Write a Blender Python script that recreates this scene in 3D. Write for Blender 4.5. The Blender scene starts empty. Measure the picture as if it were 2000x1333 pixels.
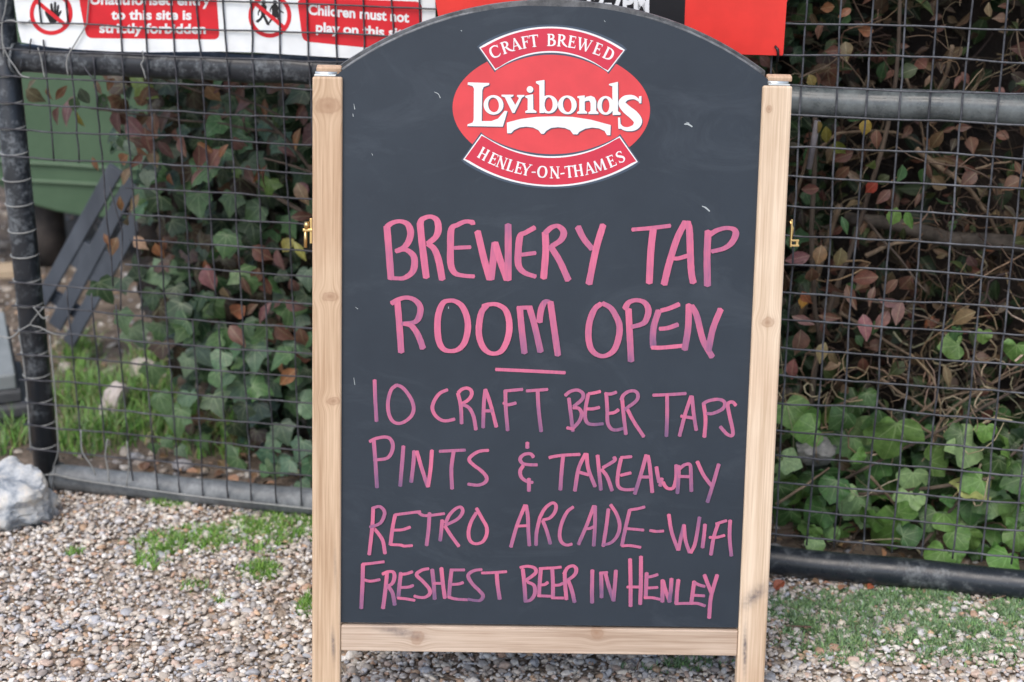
import bpy, bmesh, math, random
import numpy as np
from mathutils import Vector, Matrix, noise
from mathutils.geometry import tessellate_polygon
random.seed(11); RNG = np.random.default_rng(11)
SC = bpy.context.scene
COL = SC.collection
rad = math.radians

# ------------------------------------------------------------------ camera
F, TH, H = 3200.0, rad(19.3), 1.35
cam = bpy.data.cameras.new('camera'); co = bpy.data.objects.new('camera', cam); COL.objects.link(co)
co.location = (0, 0, H); co.rotation_euler = (rad(90) - TH, 0, 0)
cam.sensor_width = 36; cam.lens = 36 * F / 2000; cam.clip_start = .05; cam.clip_end = 400
cam.dof.use_dof = True; cam.dof.focus_distance = 2.36; cam.dof.aperture_fstop = 4.2
SC.camera = co
# ------------------------------------------------------------------ light
SUN_EL, SUN_ROT = rad(56), rad(205)
w = bpy.data.worlds.new("World"); SC.world = w; w.use_nodes = True
nt = w.node_tree; bg = nt.nodes['Background']
sky = nt.nodes.new('ShaderNodeTexSky'); sky.sky_type = 'NISHITA'; sky.sun_disc = False
sky.sun_elevation = SUN_EL; sky.sun_rotation = SUN_ROT; sky.air_density = 1.0; sky.dust_density = 3.0; sky.ozone_density = 1.0
nt.links.new(sky.outputs[0], bg.inputs[0]); bg.inputs[1].default_value = .15
sl = bpy.data.lights.new('sun', 'SUN'); sl.energy = .9; sl.angle = rad(40); sl.color = (1, .95, .88)
so = bpy.data.objects.new('sun', sl); COL.objects.link(so)
sd = Vector((math.sin(SUN_ROT) * math.cos(SUN_EL), math.cos(SUN_ROT) * math.cos(SUN_EL), math.sin(SUN_EL)))
so.rotation_euler = sd.to_track_quat('Z', 'Y').to_euler(); so.location = (0, -2, 5)
SC.view_settings.view_transform = 'Standard'; SC.view_settings.look = 'None'
SC.view_settings.exposure = .72; SC.view_settings.gamma = 1

# ------------------------------------------------------------------ pixel helpers
C_, S_ = math.cos(TH), math.sin(TH); CAM = np.array([0, 0, H])
def ray(px, py):
    xc = (px - 1000) / F; yc = -(py - 666.5) / F
    return np.array([xc, C_ + yc * S_, -S_ + yc * C_])
def hit(px, py, P, n):
    d = ray(px, py); return CAM + d * (((np.array(P) - CAM) @ n) / (d @ n))
def ground(px, py, z=0.): return hit(px, py, (0, 0, z), np.array([0, 0, 1.]))
ANG = rad(14.24)
WT = np.array([math.cos(ANG), -math.sin(ANG), 0]); WN = np.array([math.sin(ANG), math.cos(ANG), 0]); WO = np.array([0, 2.725, 0])
def W(u, d, z): return WO + WT * u + WN * d + np.array([0, 0, z])
def atw(px, py, d): return hit(px, py, WO + WN * d, WN)
def wall_uz(px, py, d=0):
    P = atw(px, py, d); return float((P - WO) @ WT), float(P[2])
class Leafplane:                       # one gate's own plane
    def __init__(s, u0, d0, slope):
        s.O = W(u0, d0, 0); t = WT + WN * slope; s.T = t / np.linalg.norm(t)
        s.N = np.array([-s.T[1], s.T[0], 0])
    def P(s, u, off, z): return s.O + s.T * u + s.N * off + np.array([0, 0, z])
    def at(s, px, py, off=0): return hit(px, py, s.O + s.N * off, s.N)
    def uz(s, px, py, off=0):
        p = s.at(px, py, off); return float((p - s.O) @ s.T), float(p[2])
GL = Leafplane(0, .0037 + .9276 * .025, .025)
GR = Leafplane(0, -.0104 - .4817 * .0335, .0335)

# ------------------------------------------------------------------ object helpers
def link(name, me, mat=None, parent=None):
    o = bpy.data.objects.new(name, me); COL.objects.link(o)
    if mat and me is not None and not me.materials: me.materials.append(mat)
    if parent is not None: o.parent = parent
    return o
def tag(o, label=None, cat=None, group=None, kind=None):
    if label: o['label'] = label
    if cat: o['category'] = cat
    if group: o['group'] = group
    if kind: o['kind'] = kind
    return o
def empty(name, loc, label, cat, group=None, mat4=None):
    o = bpy.data.objects.new(name, None); COL.objects.link(o); o.empty_display_size = .05
    if mat4 is not None: o.matrix_world = mat4
    else: o.location = loc
    o['_m'] = 0; del o['_m']
    MW[o.name] = mat4 if mat4 is not None else Matrix.Translation(Vector([float(a) for a in loc]))
    return tag(o, label, cat, group)
MW = {}
class MB:
    """collects geometry in world space, links as one mesh"""
    def __init__(s): s.v = []; s.f = []; s.c = []
    def add(s, vs, fs, col=None):
        b = len(s.v); s.v += [tuple(map(float, p)) for p in vs]; s.f += [tuple(b + i for i in f) for f in fs]
        if col is not None: s.c += list(col) if hasattr(col[0], '__len__') else [col] * len(vs)
        return s
    def box(s, P, X, Y, Z):   # corner + edge vectors
        P, X, Y, Z = map(np.array, (P, X, Y, Z))
        vs = [P, P + X, P + X + Y, P + Y, P + Z, P + X + Z, P + X + Y + Z, P + Y + Z]
        fs = [(0, 3, 2, 1), (4, 5, 6, 7), (0, 1, 5, 4), (1, 2, 6, 5), (2, 3, 7, 6), (3, 0, 4, 7)]
        return s.add(vs, fs)
    def tube(s, pts, r, n=6, cap=True):
        pts = [np.array(p, float) for p in pts]; rs = r if hasattr(r, '__len__') else [r] * len(pts)
        vs = []; fs = []; up = None
        for i, p in enumerate(pts):
            t = pts[min(i + 1, len(pts) - 1)] - pts[max(i - 1, 0)]; t = t / (np.linalg.norm(t) + 1e-12)
            if up is None: up = np.array([0, 0, 1.]) if abs(t[2]) < .9 else np.array([1., 0, 0])
            a = np.cross(t, up); a /= np.linalg.norm(a) + 1e-12; b = np.cross(a, t); up = b
            for k in range(n):
                th = 2 * math.pi * k / n; vs.append(p + rs[i] * (math.cos(th) * a + math.sin(th) * b))
        for i in range(len(pts) - 1):
            for k in range(n):
                k2 = (k + 1) % n; fs.append((i * n + k, i * n + k2, (i + 1) * n + k2, (i + 1) * n + k))
        if cap: fs.append(tuple(range(n))[::-1]); fs.append(tuple((len(pts) - 1) * n + k for k in range(n)))
        return s.add(vs, fs)
    def build(s, name, mat, parent=None, smooth=False, bevel=0, seg=2, fixn=False):
        me = bpy.data.meshes.new(name)
        vs = s.v
        if parent is not None:
            inv = MWof(parent).inverted(); vs = [tuple(inv @ Vector(p)) for p in vs]
        me.from_pydata(vs, [], s.f)
        if s.c:
            a = me.color_attributes.new('col', 'FLOAT_COLOR', 'POINT')
            for i, c in enumerate(s.c): a.data[i].color = (c[0], c[1], c[2], 1)
        if bevel or fixn:
            bm = bmesh.new(); bm.from_mesh(me)
            bmesh.ops.recalc_face_normals(bm, faces=bm.faces)
            if bevel:
                ed = [e for e in bm.edges if len(e.link_faces) == 2 and e.calc_face_angle(0) > .6]
                bmesh.ops.bevel(bm, geom=ed, offset=bevel, segments=seg, affect='EDGES', profile=.5, clamp_overlap=True)
            bm.to_mesh(me); bm.free()
        if smooth: me.shade_smooth()
        me.update()
        return link(name, me, mat, parent)
def MWof(o):
    m = Matrix.Identity(4)
    while o is not None:
        if o.name in MW: m = MW[o.name] @ m
        o = o.parent
    return m
def extrude_poly(mb, pts, back):
    """pts 3-D outline facing the viewer, back = vector to the rear face"""
    n = len(pts); pts = [np.array(p) for p in pts]
    tri = tessellate_polygon([[Vector(p) for p in pts]])
    fs = [tuple(t) for t in tri] + [tuple(n + i for i in t[::-1]) for t in tri]
    fs += [(i, n + i, n + (i + 1) % n, (i + 1) % n) for i in range(n)]
    mb.add(pts + [p + np.array(back) for p in pts], fs)
def flat_poly(mb, pts, col=None):
    tri = tessellate_polygon([[Vector([float(a) for a in p]) for p in pts]])
    mb.add(pts, [tuple(t) for t in tri], col)
def catmull(P, per=6):
    P = [np.array(p, float) for p in P]
    if len(P) < 3: return P
    out = []
    closed = np.linalg.norm(P[0] - P[-1]) < 1e-6
    for i in range(len(P) - 1):
        p0 = P[i - 1] if i > 0 else (P[-2] if closed else 2 * P[0] - P[1]); p1, p2 = P[i], P[i + 1]
        p3 = P[i + 2] if i + 2 < len(P) else (P[1] if closed else 2 * P[-1] - P[-2])
        for k in range(per):
            t = k / per
            out.append(.5 * ((2 * p1) + (-p0 + p2) * t + (2 * p0 - 5 * p1 + 4 * p2 - p3) * t * t + (-p0 + 3 * p1 - 3 * p2 + p3) * t ** 3))
    out.append(P[-1]); return out
def arrays_mesh(name, V, T, col=None, uv=None, smooth=True):
    me = bpy.data.meshes.new(name); nv, nt_ = len(V), len(T)
    me.vertices.add(nv); me.vertices.foreach_set('co', np.ascontiguousarray(V, dtype=np.float32).ravel())
    me.loops.add(nt_ * 3); me.loops.foreach_set('vertex_index', np.ascontiguousarray(T, dtype=np.int32).ravel())
    me.polygons.add(nt_); me.polygons.foreach_set('loop_start', np.arange(0, nt_ * 3, 3, dtype=np.int32))
    if smooth: me.polygons.foreach_set('use_smooth', np.ones(nt_, dtype=bool))
    me.update(calc_edges=True)
    if col is not None:
        a = me.color_attributes.new('col', 'FLOAT_COLOR', 'POINT')
        a.data.foreach_set('color', np.ascontiguousarray(np.c_[col, np.ones(nv)], dtype=np.float32).ravel())
    if uv is not None:
        l = me.uv_layers.new(name='UVMap'); l.data.foreach_set('uv', np.ascontiguousarray(uv[np.asarray(T).ravel()], dtype=np.float32).ravel())
    return me

# ------------------------------------------------------------------ materials
def mat(name):
    m = bpy.data.materials.new(name); m.use_nodes = True
    return m, m.node_tree.nodes, m.node_tree.links, m.node_tree.nodes['Principled BSDF']
def N(ns, t, **k):
    n = ns.new('ShaderNode' + t)
    for a, b in k.items():
        if a.startswith('i_'):
            key = a[2:]; key = int(key) if key.isdigit() else key.replace('_', ' ')
            n.inputs[key].default_value = b
        else: setattr(n, a, b)
    return n
def ramp(ns, stops):
    r = ns.new('ShaderNodeValToRGB'); e = r.color_ramp.elements
    while len(e) < len(stops): e.new(.5)
    for i, (p, c) in enumerate(stops): e[i].position = p; e[i].color = (*c, 1) if len(c) == 3 else c
    return r
def noisy(name, c1, c2, scale=8, rough=.6, bump=.1, bscale=60, detail=6, metallic=0, lo=.35, hi=.65, spec=.5, stretch=None, bdist=.002):
    m, ns, L, b = mat(name)
    tc = N(ns, 'TexCoord'); src = tc.outputs['Object']
    if stretch:
        mp = N(ns, 'Mapping'); mp.inputs['Scale'].default_value = stretch; L.new(src, mp.inputs[0]); src = mp.outputs[0]
    n1 = N(ns, 'TexNoise', i_Scale=scale, i_Detail=detail, i_Roughness=.65); L.new(src, n1.inputs['Vector'])
    r = ramp(ns, [(lo, c1), (hi, c2)]); L.new(n1.outputs[0], r.inputs[0]); L.new(r.outputs[0], b.inputs['Base Color'])
    b.inputs['Roughness'].default_value = rough; b.inputs['Metallic'].default_value = metallic; b.inputs['Specular IOR Level'].default_value = spec
    n2 = N(ns, 'TexNoise', i_Scale=bscale, i_Detail=5); L.new(src, n2.inputs['Vector'])
    bp = N(ns, 'Bump', i_Strength=bump, i_Distance=bdist); L.new(n2.outputs[0], bp.inputs['Height']); L.new(bp.outputs[0], b.inputs['Normal'])
    return m
def wood(name, axis, knots, c_lo=(.43, .29, .18), c_hi=(.65, .49, .34), c_knot=(.30, .17, .10), marks=()):
    """pine; axis = grain direction; knots (x, z, rx, rz) in the sign's own metres"""
    m, ns, L, b = mat(name); tc = N(ns, 'TexCoord'); sep = N(ns, 'SeparateXYZ'); L.new(tc.outputs['Object'], sep.inputs[0])
    def M(op, a, bb=None, cc=None):
        n = N(ns, 'Math', operation=op)
        for i, q in enumerate((a, bb, cc)):
            if q is None: continue
            if isinstance(q, (int, float)): n.inputs[i].default_value = q
            else: L.new(q, n.inputs[i])
        return n.outputs[0]
    X, Y, Z = sep.outputs
    A, B = (X, Z) if axis == 'z' else (Z, X)      # A across the grain, B along
    kn = None; shift = None
    for (kx, kz, rx, rz) in knots:
        ka, kb, ra, rb = (kx, kz, rx, rz) if axis == 'z' else (kz, kx, rz, rx)
        da = M('DIVIDE', M('SUBTRACT', A, ka), ra); db = M('DIVIDE', M('SUBTRACT', B, kb), rb)
        d2 = M('ADD', M('MULTIPLY', da, da), M('MULTIPLY', db, db))
        g = M('POWER', 2.718, M('MULTIPLY', d2, -.28))
        sh = M('MULTIPLY', M('MULTIPLY', g, da), -.75 * ra)
        shift = sh if shift is None else M('ADD', shift, sh)
        k = M('SQRT', d2); kn = k if kn is None else M('MINIMUM', kn, k)
    A2 = A if shift is None else M('ADD', A, shift)
    cmb = N(ns, 'CombineXYZ'); L.new(M('MULTIPLY', A2, 330.), cmb.inputs[0]); L.new(M('MULTIPLY', Y, 120.), cmb.inputs[1]); L.new(M('MULTIPLY', B, 7.), cmb.inputs[2])
    n1 = N(ns, 'TexNoise', i_Scale=1., i_Detail=3., i_Roughness=.6); L.new(cmb.outputs[0], n1.inputs['Vector'])
    cm2 = N(ns, 'CombineXYZ'); L.new(M('MULTIPLY', A2, 60.), cm2.inputs[0]); L.new(M('MULTIPLY', Y, 30.), cm2.inputs[1]); L.new(M('MULTIPLY', B, 3.), cm2.inputs[2])
    n2 = N(ns, 'TexNoise', i_Scale=1., i_Detail=4.); L.new(cm2.outputs[0], n2.inputs['Vector'])
    f = M('ADD', M('MULTIPLY', n1.outputs[0], .55), M('MULTIPLY', n2.outputs[0], .45))
    r = ramp(ns, [(.36, c_lo), (.60, c_hi)]); L.new(f, r.inputs[0]); col = r.outputs[0]
    n3 = N(ns, 'TexNoise', i_Scale=5., i_Detail=4.); L.new(tc.outputs['Object'], n3.inputs['Vector'])
    r3 = ramp(ns, [(.42, (1, 1, 1)), (.72, (.86, .80, .76))]); L.new(n3.outputs[0], r3.inputs[0])
    mx0 = N(ns, 'MixRGB', blend_type='MULTIPLY', i_Fac=1.); L.new(col, mx0.inputs[1]); L.new(r3.outputs[0], mx0.inputs[2]); col = mx0.outputs[0]
    if kn is not None:
        nw = N(ns, 'TexNoise', i_Scale=110., i_Detail=3.); L.new(tc.outputs['Object'], nw.inputs['Vector'])
        kk = M('ADD', kn, M('MULTIPLY', M('SUBTRACT', nw.outputs[0], .5), .9))
        rk = ramp(ns, [(0., (.75, .75, .75)), (.50, (.62, .62, .62)), (.74, (1, 1, 1)), (.95, (.25, .25, .25))])
        e = rk.color_ramp.elements; L.new(M('MULTIPLY', kk, .8), rk.inputs[0])
        rk2 = ramp(ns, [(0.0, (1, 1, 1)), (.5, (.5, .5, .5)), (1., (0, 0, 0))]); L.new(M('MULTIPLY', kk, .55), rk2.inputs[0])
        mx = N(ns, 'MixRGB'); L.new(M('MULTIPLY', rk.outputs[0], rk2.outputs[0]), mx.inputs[0]); L.new(col, mx.inputs[1]); mx.inputs[2].default_value = (*c_knot, 1); col = mx.outputs[0]
    for (kx, kz, rx, rz, tilt, s) in marks:            # grey scuffs in the timber
        dx = M('SUBTRACT', X, kx); dz = M('SUBTRACT', Z, kz)
        da = M('DIVIDE', M('ADD', M('MULTIPLY', dx, math.cos(tilt)), M('MULTIPLY', dz, math.sin(tilt))), rx)
        db = M('DIVIDE', M('SUBTRACT', M('MULTIPLY', dz, math.cos(tilt)), M('MULTIPLY', dx, math.sin(tilt))), rz)
        d2 = M('ADD', M('MULTIPLY', da, da), M('MULTIPLY', db, db))
        nm = N(ns, 'TexNoise', i_Scale=160., i_Detail=3.); L.new(tc.outputs['Object'], nm.inputs['Vector'])
        g = M('MULTIPLY', M('MULTIPLY', M('POWER', 2.718, M('MULTIPLY', d2, -1.)), s), M('MULTIPLY', nm.outputs[0], 1.7))
        mx = N(ns, 'MixRGB'); mx.use_clamp = True; L.new(g, mx.inputs[0]); L.new(col, mx.inputs[1]); mx.inputs[2].default_value = (.14, .12, .12, 1); col = mx.outputs[0]
    L.new(col, b.inputs['Base Color']); b.inputs['Roughness'].default_value = .62; b.inputs['Specular IOR Level'].default_value = .3
    bp = N(ns, 'Bump', i_Strength=.35, i_Distance=.0006); L.new(f, bp.inputs['Height']); L.new(bp.outputs[0], b.inputs['Normal'])
    return m
def painted_steel(name, base, worn, amount, rough=.38):
    m, ns, L, b = mat(name); tc = N(ns, 'TexCoord')
    n1 = N(ns, 'TexNoise', i_Scale=14., i_Detail=9., i_Roughness=.72); L.new(tc.outputs['Object'], n1.inputs['Vector'])
    n2 = N(ns, 'TexNoise', i_Scale=120., i_Detail=4., i_Roughness=.7); L.new(tc.outputs['Object'], n2.inputs['Vector'])
    ad = N(ns, 'Math', operation='MULTIPLY_ADD'); L.new(n2.outputs[0], ad.inputs[0]); ad.inputs[1].default_value = .35; L.new(n1.outputs[0], ad.inputs[2])
    r = ramp(ns, [(.78 - amount, base), (.86 - amount * .6, tuple(.55 * x + .45 * y for x, y in zip(base, worn))), (.97 - amount * .3, worn)])
    L.new(ad.outputs[0], r.inputs[0]); L.new(r.outputs[0], b.inputs['Base Color'])
    rr = ramp(ns, [(.4, (rough,) * 3), (.7, (rough + .3,) * 3)]); L.new(n1.outputs[0], rr.inputs[0]); L.new(rr.outputs[0], b.inputs['Roughness'])
    bp = N(ns, 'Bump', i_Strength=.4, i_Distance=.0012); L.new(ad.outputs[0], bp.inputs['Height']); L.new(bp.outputs[0], b.inputs['Normal'])
    return m
def plain(name, c, rough=.5, metallic=0, spec=.5):
    m, ns, L, b = mat(name); b.inputs['Base Color'].default_value = (*c, 1); b.inputs['Roughness'].default_value = rough
    b.inputs['Metallic'].default_value = metallic; b.inputs['Specular IOR Level'].default_value = spec
    tc = N(ns, 'TexCoord'); n2 = N(ns, 'TexNoise', i_Scale=25., i_Detail=5.); L.new(tc.outputs['Object'], n2.inputs['Vector'])
    mx = N(ns, 'MixRGB', blend_type='MULTIPLY', i_Fac=1.); mx.inputs[1].default_value = (*c, 1)
    r = ramp(ns, [(.3, (.88, .88, .88)), (.6, (1, 1, 1))]); L.new(n2.outputs[0], r.inputs[0]); L.new(r.outputs[0], mx.inputs[2]); L.new(mx.outputs[0], b.inputs['Base Color'])
    return m
def attr_col(name, rough=.7, bump=0, trans=0, var=True, spec=.4):
    m, ns, L, b = mat(name); a = N(ns, 'Attribute', attribute_name='col'); col = a.outputs['Color']
    if var:
        tc = N(ns, 'TexCoord'); n = N(ns, 'TexNoise', i_Scale=140., i_Detail=4.); L.new(tc.outputs['Object'], n.inputs['Vector'])
        r = ramp(ns, [(.3, (.72, .72, .72)), (.65, (1.12, 1.12, 1.12))]); L.new(n.outputs[0], r.inputs[0])
        mx = N(ns, 'MixRGB', blend_type='MULTIPLY', i_Fac=1.); L.new(col, mx.inputs[1]); L.new(r.outputs[0], mx.inputs[2]); col = mx.outputs[0]
    L.new(col, b.inputs['Base Color']); b.inputs['Roughness'].default_value = rough; b.inputs['Specular IOR Level'].default_value = spec
    return m
def leaf_mat(name, veins, source, rough=.42):
    m, ns, L, b = mat(name)
    def M(op, a, bb=None):
        n = N(ns, 'Math', operation=op)
        for i, q in enumerate((a, bb)):
            if q is None: continue
            if isinstance(q, (int, float)): n.inputs[i].default_value = q
            else: L.new(q, n.inputs[i])
        return n.outputs[0]
    if source == 'object': base = N(ns, 'ObjectInfo').outputs['Color']
    else: base = N(ns, 'Attribute', attribute_name='col').outputs['Color']
    uv = N(ns, 'UVMap'); sp = N(ns, 'SeparateXYZ'); L.new(uv.outputs[0], sp.inputs[0]); U, V = sp.outputs[0], sp.outputs[1]
    vn = None
    if veins == 'palm':
        Ua = M('ABSOLUTE', U)
        for ang, ln in ((0, 1.), (38, .75), (82, .5)):
            sx, sy = math.sin(rad(ang)), math.cos(rad(ang))
            cr = M('ABSOLUTE', M('SUBTRACT', M('MULTIPLY', Ua, sy), M('MULTIPLY', V, sx))); al = M('ADD', M('MULTIPLY', Ua, sx), M('MULTIPLY', V, sy))
            v = M('MULTIPLY', M('LESS_THAN', cr, M('SUBTRACT', .022, M('MULTIPLY', al, .018))), M('GREATER_THAN', al, 0.))
            vn = v if vn is None else M('MAXIMUM', vn, v)
        fine = N(ns, 'TexVoronoi', feature='DISTANCE_TO_EDGE', i_Scale=9.); L.new(uv.outputs[0], fine.inputs['Vector'])
        vf = M('MULTIPLY', M('LESS_THAN', fine.outputs[0], .035), .28); vn = M('MAXIMUM', vn, vf)
    else:
        mid = M('LESS_THAN', M('ABSOLUTE', U), .014)
        sd_ = M('SUBTRACT', V, M('MULTIPLY', M('ABSOLUTE', U), .9)); fr = M('FRACT', M('MULTIPLY', sd_, 9.))
        vn = M('MAXIMUM', mid, M('MULTIPLY', M('LESS_THAN', fr, .12), .35))
    nz = N(ns, 'TexNoise', i_Scale=5., i_Detail=5.); L.new(uv.outputs[0], nz.inputs['Vector'])
    rz = ramp(ns, [(.3, (.68, .7, .66)), (.7, (1.25, 1.2, 1.15))]); L.new(nz.outputs[0], rz.inputs[0])
    mx = N(ns, 'MixRGB', blend_type='MULTIPLY', i_Fac=1.); L.new(base, mx.inputs[1]); L.new(rz.outputs[0], mx.inputs[2])
    lt = N(ns, 'MixRGB', blend_type='ADD', i_Fac=1.); L.new(mx.outputs[0], lt.inputs[1]); lt.inputs[2].default_value = (.13, .15, .09, 1)
    fin = N(ns, 'MixRGB'); L.new(M('MULTIPLY', vn, .8), fin.inputs[0]); L.new(mx.outputs[0], fin.inputs[1]); L.new(lt.outputs[0], fin.inputs[2])
    L.new(fin.outputs[0], b.inputs['Base Color']); b.inputs['Roughness'].default_value = rough; b.inputs['Specular IOR Level'].default_value = .5
    tr = N(ns, 'BsdfTranslucent'); L.new(fin.outputs[0], tr.inputs[0]); ms = N(ns, 'MixShader', i_0=.22)
    out = ns['Material Output']; L.new(b.outputs[0], ms.inputs[1]); L.new(tr.outputs[0], ms.inputs[2]); L.new(ms.outputs[0], out.inputs[0])
    bp = N(ns, 'Bump', i_Strength=.3, i_Distance=.002); bp.invert = True; L.new(vn, bp.inputs['Height']); L.new(bp.outputs[0], b.inputs['Normal'])
    return m

M_leafI_o = leaf_mat('ivy_leaf', 'palm', 'object'); M_leafB_o = leaf_mat('broad_ivy_leaf', 'palm', 'object', .5); M_leafI_a = leaf_mat('ivy_leaf_mass', 'palm', 'attr')
M_leafR_o = leaf_mat('shrub_leaf', 'pin', 'object', .45); M_leafR_a = leaf_mat('shrub_leaf_mass', 'pin', 'attr', .5)
M_stem = noisy('bark', (.045, .032, .024), (.13, .10, .075), 30, .85, .5, 120, stretch=(1, 1, .3))
M_twig = attr_col('dry_twig', .8)
M_stone = attr_col('pebble', .62, spec=.35)
M_blade = attr_col('grass_blade', .5, var=False)
M_pipeL = painted_steel('black_painted_pipe', (.018, .022, .028), (.26, .29, .31), .11, .30)
M_pipeLo = painted_steel('weathered_low_pipe', (.065, .076, .085), (.25, .27, .28), .30, .45)
M_pipeR = painted_steel('dull_metal_pipe', (.045, .054, .057), (.16, .185, .19), .30, .20)
M_pipeRlo = painted_steel('dark_low_pipe', (.020, .026, .034), (.22, .24, .25), .10, .26)
M_wire = painted_steel('mesh_wire', (.038, .041, .050), (.16, .17, .19), .18, .45)
M_wireL = painted_steel('dark_mesh_wire', (.026, .027, .034), (.12, .125, .14), .16, .45)
M_wireW = painted_steel('bare_wire', (.17, .175, .17), (.33, .34, .33), .3, .5)

# ------------------------------------------------------------------ ground
def hgt(x, y):
    return .006 * noise.noise((x * 2.1, y * 2.1, 3)) + .004 * noise.noise((x * 7, y * 7, 1))
def ground_mat():
    m, ns, L, b = mat('gravelly_soil'); tc = N(ns, 'TexCoord')
    v = N(ns, 'TexVoronoi', i_Scale=130.); L.new(tc.outputs['Object'], v.inputs['Vector'])
    sp = N(ns, 'SeparateColor'); L.new(v.outputs['Color'], sp.inputs[0])
    r = ramp(ns, [(0, (.30, .24, .18)), (.25, (.46, .40, .33)), (.5, (.34, .31, .28)), (.75, (.55, .50, .44)), (1, (.38, .28, .20))]); L.new(sp.outputs[0], r.inputs[0])
    n = N(ns, 'TexNoise', i_Scale=2.2, i_Detail=7.); L.new(tc.outputs['Object'], n.inputs['Vector'])
    r2 = ramp(ns, [(.35, (.50, .44, .38)), (.62, (.95, .9, .85))]); L.new(n.outputs[0], r2.inputs[0])
    mx = N(ns, 'MixRGB', blend_type='MULTIPLY', i_Fac=1.); L.new(r.outputs[0], mx.inputs[1]); L.new(r2.outputs[0], mx.inputs[2]); L.new(mx.outputs[0], b.inputs['Base Color'])
    b.inputs['Roughness'].default_value = .85
    bp = N(ns, 'Bump', i_Strength=.8, i_Distance=.006); bp.invert = True; L.new(v.outputs['Distance'], bp.inputs['Height']); L.new(bp.outputs[0], b.inputs['Normal'])
    return m
M_ground = ground_mat()
xs = sorted(set([round(-3 + .06 * i, 3) for i in range(101)] + [-60, -30, -12, -6, 6, 12, 30, 60]))
ys = sorted(set([round(.6 + .06 * i, 3) for i in range(100)] + [-60, -30, -10, -3, 0, 9, 14, 30, 60, 120]))
mb = MB(); vs = [(x, y, hgt(x, y) - .004 if abs(x) < 3.1 and .5 < y < 6.7 else -.004) for y in ys for x in xs]; nx = len(xs)
mb.add(vs, [(j * nx + i, j * nx + i + 1, (j + 1) * nx + i + 1, (j + 1) * nx + i) for j in range(len(ys) - 1) for i in range(nx - 1)])
tag(mb.build('ground', M_ground, smooth=True), kind='structure')

# soil strip behind the gates
mb = MB(); n_ = 40
us_ = [-2.6 + .16 * i for i in range(n_)]; ds_ = [.03 + .12 * j for j in range(22)]
mb.add([W(u, d, hgt(*W(u, d, 0)[:2]) + .001) for d in ds_ for u in us_], [(j * n_ + i, j * n_ + i + 1, (j + 1) * n_ + i + 1, (j + 1) * n_ + i) for j in range(21) for i in range(n_ - 1)])
tag(mb.build('soil', noisy('stony_soil', (.05, .036, .026), (.19, .15, .115), 16, .95, 1., 70, bdist=.01), smooth=True), kind='structure')
# soil bank behind the gates, coloured near-black for the shade behind the plants
def bank_d(u, z):
    return .50 + .22 * max(0, z) + .10 * noise.noise((u * 2.2, z * 2.2, 5)) + .04 * noise.noise((u * 8, z * 8, 2)) + (.9 * max(0, .25 - z) if u < -.5 else 0) * min(1, max(0, (-.5 - u) * 5)) 
M_shade_soil = noisy('shade_toned_soil', (.008, .006, .005), (.030, .021, .016), 10, .95, .9, 45, bdist=.02)
mb = MB(); us = [-1.0 + .07 * i for i in range(56)]; zs = [-.03 + .07 * i for i in range(30)]
vs = [W(u, bank_d(u, z), z) for z in zs for u in us]; nx = len(us)
fs = [(j * nx + i, j * nx + i + 1, (j + 1) * nx + i + 1, (j + 1) * nx + i) for j in range(len(zs) - 1) for i in range(nx - 1)]
mb.add(vs, fs)
n0 = len(vs)   # top and back so that it is a solid bank
tp = [W(u, 2.2, 2.0) for u in us]; bt = [W(u, 2.2, -.05) for u in us]; mb.v += [tuple(map(float, p)) for p in tp + bt]
b0 = (len(zs) - 1) * nx
for i in range(nx - 1):
    mb.f.append((b0 + i, b0 + i + 1, n0 + i + 1, n0 + i)); mb.f.append((n0 + i, n0 + i + 1, n0 + nx + i + 1, n0 + nx + i))
mb.f.append(tuple([j * nx for j in range(len(zs))] + [n0, n0 + nx])); mb.f.append(tuple([j * nx + nx - 1 for j in range(len(zs))] + [n0 + nx - 1, n0 + 2 * nx - 1]))
tag(mb.build('earth_bank', M_shade_soil, smooth=True), kind='structure')

# ------------------------------------------------------------------ gravel
def ico(sub):
    bm = bmesh.new(); bmesh.ops.create_icosphere(bm, subdivisions=sub, radius=1)
    V = np.array([v.co[:] for v in bm.verts]); T = np.array([[v.index for v in f.verts] for f in bm.faces]); bm.free(); return V, T
def rotm(n, tilt=.5):
    a = RNG.uniform(0, 2 * np.pi, n); ax = RNG.normal(0, tilt, n); ay = RNG.normal(0, tilt, n)
    def R(c, s, i, j):
        m = np.tile(np.eye(3), (n, 1, 1)); m[:, i, i] = c; m[:, j, j] = c; m[:, i, j] = -s; m[:, j, i] = s; return m
    return R(np.cos(ax), np.sin(ax), 1, 2) @ R(np.cos(ay), np.sin(ay), 0, 2) @ R(np.cos(a), np.sin(a), 0, 1)
PAL = np.array([(.50, .44, .37), (.38, .33, .28), (.60, .57, .52), (.30, .29, .28), (.42, .27, .16), (.66, .64, .60), (.34, .36, .39), (.48, .36, .29), (.23, .20, .18), (.55, .50, .42), (.46, .46, .47), (.36, .21, .13)])
PAL = PAL * .8 + PAL.mean(0) * .2
PW = np.array([15, 14, 12, 10, 6, 7, 7, 9, 6, 12, 9, 3.]); PW /= PW.sum()
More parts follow.
